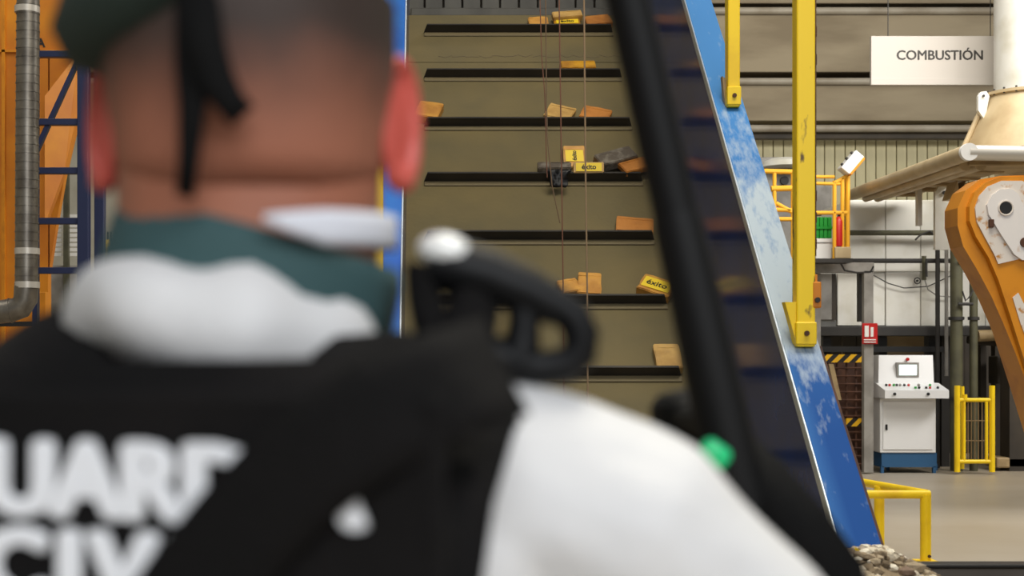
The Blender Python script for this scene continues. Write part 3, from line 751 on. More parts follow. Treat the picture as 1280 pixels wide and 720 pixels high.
# ------------------------------------------------------------------ yellow work platform
Yp = 17.2
wp = empty('work_platform', at(1010, 325, Yp), 'raised yellow railed work platform behind the thick yellow post', 'platform')
def yb(x0, y0, x1, y1, r=.026, dy=0.0, m='rail_yellow', name='rail'): return bar(x0, y0, x1, y1, r, m, wp, name, dy, Yp)
for x, y0, y1 in ((968, 214, 326), (991, 215, 326), (1043, 226, 324), (1053, 222, 324), (1060, 214, 326)): yb(x, y0, x, y1, .024, 0, name='post')
yb(955, 214, 996, 215, .03); yb(964, 236, 996, 235, .035); yb(968, 262, 998, 263); yb(970, 254, 990, 265); yb(972, 274, 998, 274)
yb(1014, 221, 1043, 221, .02); yb(1014, 229, 1050, 230, .02); yb(1043, 229, 1062, 218, .024); yb(1014, 266, 1060, 266, .024); yb(1058, 210, 1058, 325, .024, .3, name='post')
MB().px(950, 323, 1066, 328, Yp - .1, .35).build('deck', M['dark'], wp, smooth=0)
for x in (960, 1006): MB().px(x - 4, 328, x + 4, 588, Yp + .1, .1).build('stilt', M['dark'], wp, smooth=0)
fl = empty('floodlight', at(1060, 215, Yp), 'white floodlight tilted on top of the yellow platform corner', 'floodlight')
R = Matrix.Rotation(math.radians(40), 3, 'Y')
q = at(1063, 204, Yp - .02); MB().box(q, (.13, .2, .28), R, .015, 2).build('housing', M['white'], fl, smooth=0)
MB().box(q + R @ Vector((.075, 0, 0)), (.03, .2, .26), R, .006, 1).build('rear_cover', M['orange'], fl, smooth=0)
for k in (-.09, 0, .09): MB().ball(q + R @ Vector((-.075, -.05, k)), (.02, .02, .02), sub=2).build('catch', M['dark'], fl)
MB().tube([at(1061, 211, Yp), at(1060, 220, Yp)], .02, 8).build('bracket', M['orange'], fl)
gc = empty('green_crate', at(1030, 298, Yp + .3), 'green ribbed plastic crate on the white box on the platform', 'crate')
for i in range(4): MB().px(1019.5 + i * 5.2, 271, 1024.4 + i * 5.2, 298, Yp + .3, .3, .012).build('rib', M['green'], gc, smooth=0)
MB().px(1019, 283, 1041, 286, Yp + .28, .3).build('band', M['green'], gc, smooth=0)
wbx = empty('white_box', at(1030, 324, Yp + .25), 'bright white cardboard box under the green crate on the platform', 'box')
MB().px(1020, 298, 1041.5, 324, Yp + .22, .4, .01).build('body', M['white'], wbx, smooth=0); MB().px(1019.5, 298, 1042, 303, Yp + .2, .44, .006).build('lid', M['white'], wbx, smooth=0)
w2 = MB().px(1044, 308.5, 1064, 323, Yp - .06, .18, .01).build('pale_sack', M['cream'], smooth=0); tag(w2, 'pale low box at the platform corner below the extinguisher', 'box')
ex = empty('fire_extinguisher', at(1048.5, 308, Yp + .02), 'red fire extinguisher standing on the yellow platform corner', 'extinguisher')
q = at(1048.5, 308, Yp + .02); MB().lathe([(.05, 0), (.055, .02), (.055, .3), (.035, .345), (.02, .36)], q, 16).build('cylinder', M['red'], ex)
MB().tube([q + Vector((0, 0, .36)), q + Vector((0, 0, .41))], .016, 8).build('valve', M['black'], ex); MB().tube([q + Vector((.0, 0, .39)), q + Vector((.07, 0, .36)), q + Vector((.07, 0, .2))], .01, 6).build('hose', M['black'], ex)
gx = empty('grey_cabinet', at(985, 300, 21.6), 'grey machine housing with a black port behind the platform rails', 'machine')
MB().px(950, 196, 998, 326, 21.7, .8, .03).build('housing', M['grey_post'], gx, smooth=0); q = at(980, 226, 21.68); MB().tube([q, q + Vector((0, -.05, 0))], .065, 16).build('port', M['black'], gx)
MB().px(1018, 232, 1040, 266, 21.7, .6, .02).build('side_box', M['grey_post'], gx, smooth=0)
MB().px(960, 330, 1000, 578, 21.8, .6).build('stand', M['dark'], gx, smooth=0)
MB().lathe([(.36, 0), (.33, .08), (.2, .13), (.02, .15)], at(981, 209, 21.6), 24).build('dome', M['white_panel'], gx)

# ------------------------------------------------------------------ canopy, cone and chimney of the furnace
ca = empty('furnace_canopy', at(1240, 200, 14), 'beige overhead canopy with rounded silver tube along its edges', 'canopy')
q0 = at(1209, 191, 13.0); q1 = at(1066, 243, 18.4)
MB().tube([q0, q1], .075, 18).build('side_tube', M['cream'], ca); MB().tube([q0 + Vector((.0, -.012, 0)), q0 + Vector((2.6, 0, -.05))], .07, 18).build('front_tube', M['silver'], ca)
MB().tube([q0 + Vector((-.006, -.075, 0)), q0 + Vector((-.006, -.02, 0))], .08, 20).build('end_cap', M['white'], ca)
MB().prism([q0 + Vector((.03, .05, -.02)), q0 + Vector((2.6, .05, -.02)), q0 + Vector((2.6, 1.6, 0)), q0 + Vector((.9, 1.6, 0)), q1 + Vector((.75, 0, -.02)), q1 + Vector((.03, 0, -.02))], (0, 0, .05)).build('deck_sheet', M['tan'], ca, smooth=0)
for i in range(6):
    y = 13.5 + i * .85; z = q0.z + (q1.z - q0.z) * (y - 13) / 5.4
    MB().box((q0.x + .44 + (q1.x - q0.x) * (y - 13) / 5.4, y, z - .05), (.6, .05, .05), None, .01, 1).build('joist', M['tan'], ca, smooth=0)
for d in (.17, .32):
    MB().tube([q0 + Vector((d, .5, -.05)), q1 + Vector((d, 0, -.05))], .05, 12).build('under_tube', M['cream'], ca)
for x, y in ((7.5, 14.2), (7.5, 13.2)): MB().box((x, y, 1.72), (.09, .09, 3.38), None, .008, 1).build('hanger_post', M['grey_post'], ca, smooth=0)
MB().px(1147, 215, 1228, 223, 16.6, .1, .006).build('hanger_beam', M['silver'], ca, smooth=0)
MB().px(1147, 218, 1153, 282, 16.6, .08, .006).build('hanger', M['silver'], ca, smooth=0); MB().px(1219, 218, 1226, 245, 16.6, .08, .006).build('hanger', M['silver'], ca, smooth=0)
lp = MB(); a = at(1180, 240, 16.5); lp.prism([at(1169, 312, 16.5), at(1190, 312, 16.5), at(1189, 240, 16.5), at(1184, 231, 16.5), at(1175, 231, 16.5), at(1169, 240, 16.5)], (0, .06, 0)); lp.build('lifting_plate', M['white_panel'], ca, smooth=0)
q = at(1180, 241, 16.49); MB().tube([q, q + Vector((0, -.02, 0))], .022, 12).build('plate_eye', M['dark'], ca)
for x in (1196, 1206, 1215): MB().prism([at(x - 6, 248, 15.5), at(x + 4, 248, 15.5), at(x + 1, 226, 15.5)], (0, .3, 0)).build('bracket_fin', M['cream'], ca, smooth=0)
cn = empty('cream_cone', at(1275, 186, 14.2), 'large cream cone-shaped hopper standing on the canopy', 'hopper')
cxp = at(1290, 186, 14.6); cxp.x = 6.505; zt_ = zb(112, 14.6)
MB().lathe([(.72, 0), (.71, .03), (.56, .36), (.45, zt_ - cxp.z), (.48, zt_ - cxp.z + .01), (.48, zt_ - cxp.z + .04)], cxp + Vector((0, .6, .03)), 40).build('shell', M['cream'], cn)
for i in range(22):
    a = 2 * math.pi * i / 22; MB().tube([cxp + Vector((.465 * math.cos(a), .6 + .465 * math.sin(a), zt_ - cxp.z + .03)), cxp + Vector((.465 * math.cos(a), .6 + .465 * math.sin(a), zt_ - cxp.z + .09))], .012, 6).build('rim_bolt', M['dark'], cn)
MB().prism([at(1223, 138, 15.1), at(1231, 150, 15.1), at(1237, 120, 15.1), at(1233, 114, 15.1), at(1226, 115, 15.1), at(1223, 120, 15.1)], (0, .05, 0)).build('lifting_lug', M['white_panel'], cn, smooth=0)
q = at(1229, 120, 15.09); MB().tube([q, q + Vector((0, -.02, 0))], .014, 10).build('lug_eye', M['dark'], cn)
MB().tube([at(1205, 184, 15.2), at(1227, 136, 15.2)], .03, 10).build('stay', M['cream'], cn)
ch = MB().tube([(at(1290, 0, 17.5).x, 17.5, zb(190, 17.5)), (at(1290, 0, 17.5).x, 17.5, 7.2)], .44, 32).build('chimney', M['white_panel'])
tag(ch, 'wide white cylindrical chimney at the right edge behind the sign', 'chimney')
cw = empty('furnace_tower', at(1290, 300, 17.6), 'pale boxy upper housing below the canopy at the right edge', 'housing')
MB().px(1262, 205, 1330, 300, 18.0, .5, .02).build('body', M['cream'], cw, smooth=0); MB().px(1266, 208, 1300, 216, 17.95, .06).build('vent', M['dark'], cw, smooth=0)
MB().px(1262, 300, 1330, 592, 18.0, .3).build('base', M['brown_dark'], cw, smooth=0)

# ------------------------------------------------------------------ hanging sign
Ys = 18.2
sg = empty('hanging_sign', at(1175, 106, Ys), 'long white hanging sign reading COMBUSTIÓN high on the right', 'sign')
MB().px(1089, 45, 1258, 106, Ys, .06, .004).build('board', M['sign_white'], sg, smooth=0)
MB().px(1089, 98, 1257, 106, Ys - .02, .05, .003).build('lower_lip', M['sign_white'], sg, smooth=0)
text('lettering', 'COMBUSTIÓN', .172, at(1175, 69.5, Ys - .002), (1, 0, 0), (0, 0, 1), M['sign_text'], sg, 0, .002, heavy=.0042)
for x in (1110, 1238): MB().tube([at(x, 45, Ys + .03), at(x, -130, Ys + .03)], .006, 6).build('hanger_wire', M['dark'], sg)

# ------------------------------------------------------------------ orange loader arm
Ya = 8.0
ar = empty('loader_arm', at(1275, 470, Ya), 'worn orange excavator arm tip with pin hole reaching in from the right', 'excavator arm')
out = [(1300, 224), (1276, 221), (1250, 221), (1232, 228), (1219, 240), (1212, 258), (1212, 276), (1220, 296), (1236, 322), (1248, 350), (1262, 392), (1276, 436), (1290, 480), (1420, 900), (1500, 900), (1430, 620), (1360, 420), (1335, 300)]
MB().prism([at(x, y, Ya) for x, y in out], (0, .32, 0)).build('arm_body', M['orange_arm'], ar, smooth=0)
# rounded left cheek set behind the face plate
ck = [(1280, 219), (1250, 220), (1226, 224), (1207, 238), (1197, 260), (1197, 282), (1204, 308), (1222, 338), (1240, 372), (1254, 404), (1268, 438), (1280, 470), (1295, 470), (1280, 400)]
MB().prism([at(x, y, Ya + .05) for x, y in ck], (0, .2, 0)).build('cheek_plate', M['orange_arm'], ar, smooth=0)
fc = [(1278, 226), (1252, 226), (1235, 233), (1224, 245), (1219, 260), (1221, 277), (1232, 298), (1243, 318), (1248, 330), (1282, 322), (1300, 300), (1300, 240)]
MB().prism([at(x, y, Ya - .012) for x, y in fc], (0, .012, 0)).build('worn_face', M['worn_white'], ar, smooth=0)
ip = [(1264, 236), (1250, 237), (1240, 244), (1234, 256), (1236, 268), (1252, 294), (1268, 318), (1278, 325), (1320, 325), (1300, 290), (1280, 258), (1273, 242)]
MB().prism([at(x, y, Ya - .03) for x, y in ip], (0, .02, 0)).build('boss_plate', M['bare_plate'], ar, smooth=0)
q = at(1257, 260, Ya - .03)
MB().tube([q + Vector((0, .0, 0)), q + Vector((0, -.004, 0))], .037, 24).build('pin_hole', M['black'], ar)
MB().tube([q + Vector((.04 * math.cos(a), -.004, .04 * math.sin(a))) for a in [i * math.pi / 12 for i in range(24)]], .005, 6, closed=True).build('hole_rim', M['worn_white'], ar)
q = at(1281, 303, Ya - .03); MB().tube([q, q + Vector((0, -.01, 0))], .028, 16).build('bolt', M['rust'], ar)
MB().px(1237, 274, 1243, 284, Ya - .035, .02, .003).build('latch', M['rust'], ar, smooth=0)
MB().prism([at(x, y, Ya - .008) for x, y in ((1266, 372), (1273, 366), (1290, 400), (1290, 440), (1276, 405))], (0, .008, 0)).build('worn_patch', M['worn_white'], ar, smooth=0)

# ------------------------------------------------------------------ left side: orange machine, duct, navy frame
Yo = 14.0
om = empty('orange_machine', at(20, 440, Yo), 'large orange machine housing at the left edge behind the grey duct', 'machine')
MB().prism([at(x, y, Yo) for x, y in ((-90, 592), (-90, -60), (99, -60), (99, 62), (60, 62), (60, 592))], (0, .12, 0)).build('housing', M['orange'], om, smooth=0)
MB().prism([at(62, 64, Yo), at(99, 64, Yo), at(97, 150, Yo), at(81, 218, Yo), at(72, 270, Yo), at(62, 335, Yo)], (0, .1, 0)).build('chute', M['orange'], om, smooth=0)
MB().prism([at(56, 120, Yo - .3), at(98, 66, Yo - .05), at(97, 140, Yo - .05), at(80, 216, Yo - .2), at(56, 280, Yo - .35)], (0, .1, 0)).build('deflector', M['orange'], om, smooth=0)
MB().px(-90, 62, 100, 65, Yo - .03, .06).build('seam_rib', M['orange_arm'], om, smooth=0)
MB().px(2, -60, 6, 592, Yo - .03, .06).build('seam_rib', M['orange_arm'], om, smooth=0)
text('lettering', 'A', .12, at(51, 54, Yo - .004), (1, 0, 0), (0, 0, 1), M['black'], om, .004, .001)
MB().px(47, 365, 57, 592, Yo - .6, .1, .006).build('corner_post', M['orange'], om, smooth=0)
MB().px(-90, 402, 80, 408, Yo - .62, .08).build('cross_bar', M['black'], om, smooth=0)
Yd = 11.4
du = empty('spiral_duct', at(34, 410, Yd), 'grey galvanised ribbed duct running down the left edge and bending left', 'duct')
rd = 14 * Yd / F
MB().tube([at(36, -90, Yd), at(34, 150, Yd), at(33, 362, Yd)], rd, 22).build('pipe', M['galv'], du)
for i in range(41):
    y = -80 + i * 10.9; q = at(35.5 - i * .06, y, Yd)
    MB().tube([q, q + Vector((0, 0, .012))], rd + .0045, 22).build('seam_ring', M['galv'], du)
for y in (16, 318, 360): q = at(34, y, Yd); MB().tube([q, q + Vector((0, 0, .05))], rd + .009, 22).build('joint_band', M['silver'], du)
MB().tube([at(33, 358, Yd), at(32, 374, Yd), at(26, 384, Yd), at(14, 388, Yd), at(-10, 391, Yd), at(-80, 391, Yd)], rd * 1.06, 22).build('elbow', M['galv'], du)
for x in (14, -12): MB().tube([at(x, 388, Yd), at(x - 2, 388.3, Yd)], rd * 1.12, 22).build('joint_band', M['galv'], du)
MB().box(at(33, 500, Yd) , (.06, .06, 1.0)).build('stand', M['dark'], du, smooth=0)
bpt = at(33, 436, Yd); MB().box((bpt.x, Yd, .78), (.05, .05, 1.55)).build('stand', M['dark'], du, smooth=0)
Yn = 12.6
nf = empty('navy_frame', at(105, 590, Yn), 'navy blue steel frame with ladder-like crossbars left of the officer', 'frame')
zt = 5.6
for x0, x1 in ((98, 112), (116, 128)):
    a, b = at(x0, 0, Yn).x, at(x1, 0, Yn).x; MB().box(((a + b) / 2, Yn + (0 if x0 < 100 else .1), zt / 2), (b - a, .1, zt), None, .005, 1).build('column', M['navy_frame'], nf, smooth=0)
for y in (67, 152, 213, 276, 338): MB().px(44, y - 4, 99, y + 4, Yn, .08, .004).build('crossbar', M['navy_frame'], nf, smooth=0)
MB().prism([at(98, 66, Yn + .02), at(98, 78, Yn + .02), at(44, 196, Yn + .02), at(44, 182, Yn + .02)], (0, .06, 0)).build('diagonal_brace', M['navy_frame'], nf, smooth=0)
a, b = at(40, 0, Yn).x, at(46, 0, Yn).x; MB().box(((a + b) / 2, Yn + .05, zt / 2), (b - a, .1, zt), None, .005, 1).build('column', M['navy_frame'], nf, smooth=0)
sl = empty('slatted_screen', at(100, 330, 21), 'screen of white slats on an olive post seen between the navy crossbars', 'screen')
for i in range(9): MB().px(64, 268 + i * 6, 77, 272 + i * 6, 21, .03).build('slat', M['white'], sl, smooth=0)
for i in range(9): MB().px(85, 268 + i * 6, 98, 272 + i * 6, 21, .03).build('slat', M['white'], sl, smooth=0)
MB().px(79, 195, 85, 560, 20.9, .1).build('post', M['olive'], sl, smooth=0)
MB().px(60, 332, 98, 570, 21.0, .1).build('base_sheet', M['grey_post'], sl, smooth=0)
yr = empty('yellow_railing', at(140, 340, 20), 'distant yellow railing with thin uprights beside the navy frame', 'railing')
for y in (308, 320): bar(128, y, 200, y, .05, 'yellow', yr, 'rail', 0, 20)
for x in (131, 135, 139, 144, 149, 155, 161, 167): bar(x, 290, x, 330, .012, 'dark', yr, 'upright', 0, 20.1)
bar(133, 300, 133, 570, .06, 'yellow', yr, 'post', .1, 20); bar(196, 300, 196, 570, .06, 'yellow', yr, 'post', .1, 20)

# ------------------------------------------------------------------ the officer
BX, BY, YAW = -.092, .862, math.radians(-18)
cy_, sy_ = math.cos(YAW), math.sin(YAW)
def T(lx, ly, z):
    """body frame (x right, y forward) -> world"""
    return Vector((BX + lx * cy_ - ly * sy_, BY + lx * sy_ + ly * cy_, z))
HX, HY = -.102, .852
def ring(cx, cy, z, a, back, front, n=28, e=2.3, fn=None):
    r = []
    for j in range(n):
        t = 2 * math.pi * j / n; c, s = math.cos(t), math.sin(t)
        x = math.copysign(abs(c) ** (2 / e), c) * a; y = math.copysign(abs(s) ** (2 / e), s) * (front if s > 0 else back)
        r.append(fn(x, y, z) if fn else Vector((cx + x, cy + y, z)))
    return r
TORSO = [(.90, .165, .115, .10), (1.0, .17, .115, .11), (1.15, .16, .11, .115), (1.28, .175, .122, .125), (1.38, .185, .128, .115), (1.44, .185, .12, .095), (1.485, .165, .1, .075), (1.515, .12, .08, .06), (1.535, .08, .06, .05)]
off = empty('person', (BX, BY, 0), 'officer seen from behind in black vest and white coveralls, green beret, in the foreground', 'person')
def arms(mb, grow, hands):
    # right arm raised outward, forearm forward to the gun; left arm hanging
    sR = Vector((.02, .82, 1.462))
    mb.tube([Vector((-.03, .83, 1.46)), Vector((.045, .805, 1.471)), Vector((.115, .80, 1.441)), Vector((.179, .81, 1.381)), Vector((.235, .84, 1.30)), Vector((.262, .87, 1.262))],
            [.05 + grow, .054 + grow, .056 + grow, .052 + grow, .045 + grow, .036 + grow], 16)
    mb.tube([Vector((.25, .855, 1.285)), Vector((.272, .90, 1.26)), Vector((.30, .98, 1.225)), Vector((.319, 1.055, 1.192))],
            [.038 + grow, .043 + grow, .036 + grow, .027 + grow], 14)
    A = T(-.17, 0, 1.455); B = T(-.225, -.01, 1.40); D = T(-.25, -.02, 1.15); E = T(-.245, .05, .92)
    mb.tube([T(-.1, 0, 1.465), A, B, (B + D) / 2, D], [.045 + grow, .054 + grow, .054 + grow, .046 + grow, .038 + grow], 16)
    mb.tube([D + Vector((0, 0, .03)), D, (D + E) / 2, E], [.038 + grow, .041 + grow, .036 + grow, .026 + grow], 14)
    return E
def legs(mb, grow):
    for s in (-1, 1):
        mb.tube([T(s * .085, 0, .93), T(s * .095, .01, .72), T(s * .1, .015, .50), T(s * .1, -.01, .34), T(s * .1, -.03, .10)], [.088 + grow, .078 + grow, .056 + grow, .052 + grow, .04 + grow], 16)
# body: one continuous skin
bd = MB()
HEAD = [(1.592, .026, -.045, .088), (1.604, .042, -.02, .097), (1.625, .055, .035, .098), (1.65, .066, .07, .094), (1.68, .077, .09, .094), (1.715, .0815, .098, .094), (1.75, .0815, .098, .094), (1.78, .0745, .088, .084), (1.805, .054, .066, .064), (1.822, .03, .036, .036), (1.828, .008, .01, .01)]
bd.loft([ring(HX, HY, z, a, b, f) for z, a, b, f in HEAD])
bd.loft([ring(HX - .001, HY + .003 - (1.62 - z) * .1, z, a, b, f) for z, a, b, f in ((1.46, .085, .075, .05), (1.54, .077, .072, .05), (1.58, .077, .077, .052), (1.63, .078, .0855, .05), (1.645, .0782, .0885, .05), (1.66, .0784, .0912, .05), (1.675, .0784, .0938, .05), (1.70, .072, .093, .04))])
for s in (-1, 1):   # cheek, brow, eyes and ears
    bd.ball((HX + s * .034, HY + .074, 1.668), (.028, .022, .026))
    bd.ball((HX + s * .03, HY + .088, 1.722), (.028, .012, .009))
    bd.ball((HX + s * .031, HY + .082, 1.705), (.014, .012, .011))
    R = Matrix.Rotation(s * math.radians(-28), 3, 'Z') @ Matrix.Rotation(math.radians(s * 6), 3, 'Y')
bd.ball((HX, HY + .102, 1.678), (.013, .016, .014)); bd.tube([(HX, HY + .088, 1.722), (HX, HY + .098, 1.70), (HX, HY + .106, 1.68)], [.008, .01, .013], 10)
bd.tube([(HX - .02, HY + .092, 1.643), (HX, HY + .1, 1.645), (HX + .02, HY + .092, 1.643)], [.005, .008, .005], 8)
bd.loft([ring(0, 0, z, a * .9, b * .88, f * .88, fn=T) for z, a, b, f in TORSO])
E = arms(bd, -.006, True); legs(bd, -.012)
for s in (-1, 1):
    f = [T(s * .1, -.06, .05), T(s * .1, 0, .05), T(s * .105, .1, .035), T(s * .107, .15, .03)]; bd.tube(f, [.032, .04, .034, .022], 12)
# right hand closed on the pistol grip
GD = Vector((.218, 0, -.976))                       # barrel direction, muzzle up
def gun(zz): Yg_ = 1.03; k_ = Yg_ / 1.15; return Vector((.166 * k_ + (.282 * k_ + CH - zz) * .2234, Yg_, zz))
bd.ball((.318, 1.085, 1.188), (.017, .042, .034)); bd.tube([(.318, 1.045, 1.192), (.319, 1.085, 1.19)], [.024, .026], 12)
for k in range(4):
    y = 1.056 + k * .0205; r = .0095 - (.0012 if k == 3 else 0); e_ = (.0, .004, .002, -.004)[k]
    bd.tube([Vector((.314, y, 1.202)), Vector((.298, y, 1.213)), Vector((.274, y + .001, 1.208)), Vector((.262, y + .002, 1.190 - e_))], [r + .001, r, r * .95, r * .8], 8)
bd.tube([(.318, 1.058, 1.168), (.304, 1.048, 1.154), (.284, 1.05, 1.150), (.268, 1.054, 1.158)], [.014, .0115, .0105, .009], 8)
# left hand relaxed
bd.ball(E + Vector((0, .01, -.055)), (.018, .038, .045)); bd.tube([E, E + Vector((0, .005, -.05))], [.024, .026], 12)
for k in range(4):
    y = -.022 + k * .02; L = (.07, .08, .076, .06)[k]
    p = E + Vector((0, .012 + y, -.09)); bd.tube([p, p + Vector((.004, .004, -L * .4)), p + Vector((.014, .008, -L * .75)), p + Vector((.026, .01, -L * .95))], [.0095, .009, .0085, .007], 8)
p = E + Vector((.006, .045, -.045)); bd.tube([p, p + Vector((.008, .022, -.02)), p + Vector((.014, .03, -.05))], [.012, .0105, .008], 8)
body = bd.build('body', M['skin'], off, smooth=3, remesh=.0045, relax=3)
# ears: curved shells with rim
for s in (-1, 1):
    e = MB(); c = Vector((HX + s * .0835, HY + .008, 1.685))
    R = Matrix.Rotation(s * math.radians(-32), 3, 'Z')
    def ep(u, v): return c + R @ Vector((s * (.0 + .010 * math.cos(v * 1.2) * u), u * .018 * math.cos(v) + .004, u * .036 * math.sin(v) * (1.0 if math.sin(v) > 0 else .95)))
    rim = [c + R @ Vector((s * .010, -.006 + .017 * math.cos(a), .036 * math.sin(a) - .003 * math.cos(a))) for a in [2 * math.pi * i / 20 for i in range(20)]]
    e.tube(rim, [.0048 if i not in (14, 15, 16) else .007 for i in range(20)], 8, closed=True)
    e.ball(c + R @ Vector((s * .004, .0, 0)), (.006, .016, .033), R); e.ball(c + R @ Vector((s * .003, .004, -.03)), (.007, .01, .01), R)
    eo = e.build('ear', M['ear'], off, smooth=3, remesh=.0018, relax=4); tag(eo, 'flushed red ear')
# cropped hair
hr = MB(); n = 36
rows = []
HR = [(1.640, .070, .080, .0), (1.659, .0755, .0878, .0), (1.674, .0768, .0912, 0), (1.69, .0800, .0945, 0), (1.715, .0838, .1005, 0), (1.75, .0842, .101, 0), (1.78, .0775, .092, .088), (1.805, .057, .07, .068), (1.825, .032, .038, .038), (1.832, .006, .008, .008)]
def hair_row(z, a, b, f):
    r = []
    for j in range(n + 1):
        if f: t = -math.pi / 2 - math.pi + 2 * math.pi * j / n
        else: t = -math.pi / 2 - 1.62 + 3.24 * j / n          # back half only, behind the ears
        c, s_ = math.cos(t), math.sin(t); e_ = 2 / 2.3
        r.append(Vector((HX + math.copysign(abs(c) ** e_, c) * a, HY + math.copysign(abs(s_) ** e_, s_) * (f or .09 if s_ > 0 else b), z)))
    return r
grid = [hair_row(*h) for h in HR]
hr.sheet(grid, .003)
tag(hr.build('hair', M['hair'], off, smooth=3), 'dark brown cropped hair fading to skin at the nape')
# beret with ribbon tails
bt = MB()
R = Matrix.Rotation(math.radians(14), 3, 'X') @ Matrix.Rotation(math.radians(-35), 3, 'Y')
bc = Vector((-.113, .85, 1.810))
prof = [(.076, -.052), (.084, -.045), (.092, -.036), (.12, -.036), (.134, -.016), (.130, .006), (.105, .022), (.07, .032), (.02, .036)]
bt.lathe(prof, bc, 40, R)
for v in bt.bm.verts: v.co += Vector((1, 1, 1)) * noise.noise(v.co * 25) * .004
be = bt.build('beret', M['beret'], off, smooth=3); tag(be, 'dark green beret tilted to the left')
def ribbon(pts, w0, name, parent, m, th=.0016, lab=None):
    g = []
    for i, p in enumerate(pts):
        p = Vector(p); d = Vector(pts[min(i + 1, len(pts) - 1)]) - Vector(pts[max(i - 1, 0)]); d.normalize()
        s = d.cross(Vector((0, -1, 0))).normalized(); ww = w0[i] if isinstance(w0, (list, tuple)) else w0
        g.append([p - s * ww / 2, p, p + s * ww / 2])
    o = MB().sheet(g, th).build(name, m, parent, smooth=3)
    if lab: tag(o, lab)
    return o
ribbon([at(246, -40, .752), at(246, 20, .744), at(243, 80, .742), at(240, 140, .742), at(236, 200, .745), at(232, 245, .752)], [.02, .022, .02, .014, .011, .010], 'ribbon_tail', be, M['webbing'])
ribbon([at(250, 0, .738), at(256, 60, .738), at(270, 100, .738), at(288, 128, .738), at(304, 146, .740)], [.02, .022, .02, .016, .016], 'ribbon_tail', be, M['webbing'])
# surgical mask: front cup and neck band
mk = MB()
g = []
for i in range(13):
    a = math.radians(-75 + i * 12.5); row = []
    for j in range(7):
        z = 1.605 + j * .0125
        bul = .012 * math.cos(a * .9) * math.sin(math.pi * j / 6)
        row.append(Vector((HX + math.sin(a) * (.073 + bul * .3), HY + .004 + math.cos(a) * (.104 + bul), z)))
    g.append(row)
mk.sheet(g, -.002); mo = mk.build('face_mask', M['mask'], off, smooth=3)
g = []
for i in range(12):
    a = math.radians(-80 + i * 12.0); t = i / 11
    row = []
    hh = .002 + .0076 * min(1, t * 6); zc = 1.6195 - .005 * min(1, t * 6) + .007 * t
    for j in range(4):
        row.append(Vector((HX + .004 + math.cos(a) * (.0795 + .003 * t), HY - .004 + math.sin(a) * (.0945), zc - hh + j * 2 * hh / 3)))
    g.append(row)
MB().sheet(g, -.002).build('mask_band', M['mask'], mo, smooth=3)
# shirt collar
tilt = Matrix.Rotation(math.radians(15), 3, 'Y')
cc = Vector((-.1035, .858, 1.589))
g = []
for i in range(41):
    a = 2 * math.pi * i / 40; row = []
    for r_, z in ((.0805, .026), (.083, .028), (.086, .02), (.0875, .0), (.0875, -.02), (.087, -.04)):
        row.append(cc + tilt @ Vector((math.cos(a) * r_, math.sin(a) * (r_ + .004), z)))
    g.append(row)
tag(MB().sheet(g, .003).build('collar', M['collar'], off, smooth=3), 'teal green shirt collar')
# white coverall with bunched hood
cv = MB()
cv.loft([ring(0, 0, z, a + .012, b + .01, f + .012, fn=T) for z, a, b, f in TORSO[:-1]])
arms(cv, .011, False); legs(cv, .012)
cvo = cv.build('coverall', M['coverall'], off, smooth=3, remesh=.006, relax=5)
nrm = [v.normal.copy() for v in cvo.data.vertices]
for v, nv in zip(cvo.data.vertices, nrm):
    p = v.co.copy(); d = noise.noise(Vector((p.x * 9, p.y * 9, p.z * 16))) * .006 + noise.noise(p * 30) * .002; v.co = p + nv * d
hd = MB()
hc_ = Vector((-.115, .868, 1.5645)); pts = []; rr = []
for i in range(48):
    a = 2 * math.pi * i / 48; s = math.sin(a); c = math.cos(a)
    back = max(0, -s)
    pts.append(hc_ + Vector((c * .0735, s * .094, -.001 * s - .010 * c + .002 * math.sin(a * 5)))); rr.append(.0225 + .0100 * back + .001 * max(0, c) + .0015 * math.sin(a * 9 + 1))
hd.tube(pts, rr, 18, closed=True, flat=(1.0, .95))
for v in hd.bm.verts: v.co += Vector((noise.noise(v.co * 28), noise.noise(v.co * 24 + Vector((9, 0, 0))), noise.noise(v.co * 26 + Vector((0, 9, 0))))) * .005
hdo = hd.build('hood', M['coverall'], off, smooth=3); tag(hdo, 'bunched white hood behind the collar')
for s in (-1, 1):
    MB().loft([ring(0, 0, z, a, b, f, 20, 2.4, lambda x, y, zz, s=s: T(s * .103 + x, y + .03, zz)) for z, a, b, f in ((.004, .05, .1, .15), (.03, .052, .1, .152), (.055, .05, .095, .13), (.09, .047, .08, .05), (.16, .05, .08, .04), (.2, .051, .082, .04))]).build('boot', M['boot'], off, smooth=.8)
# tactical vest: back and front carriers with shoulder straps, swept over the torso
def torso_at(z):
    for (z0, a0_, b0, f0), (z1_, a1_, b1, f1) in zip(TORSO, TORSO[1:]):
        if z <= z1_:
            t = (z - z0) / (z1_ - z0); return a0_ + (a1_ - a0_) * t, b0 + (b1 - b0) * t, f0 + (f1 - f0) * t
    return TORSO[-1][1:]
def back_y(x, z, o=.035):
    a, b, f = torso_at(min(z, 1.47)); a += .03
    return -(b + o) * (max(0, 1 - abs(x / a) ** 2.6)) ** (1 / 2.6)
vest = None
g = []
for i in range(25):
    x = -.178 + i * .33 / 24; row = []
    for j in range(26):
        z = 1.03 + j * (1.536 - 1.03) / 25
        row.append(T(x * (1 - .25 * max(0, z - 1.46) / .08), back_y(x, z) + .035 * max(0, (z - 1.45) / .1) ** 1.5, z))
    g.append(row)
vest = MB().sheet(g, -.02).build('vest', M['vest'], off, smooth=3); tag(vest, 'black tactical vest, back panel')
g = [[T(-.15 + i * .3 / 16, torso_at(z)[2] + .035 - 1.4 * (-.15 + i * .3 / 16) ** 2, z) for z in [1.05 + j * .38 / 12 for j in range(13)]] for i in range(17)]
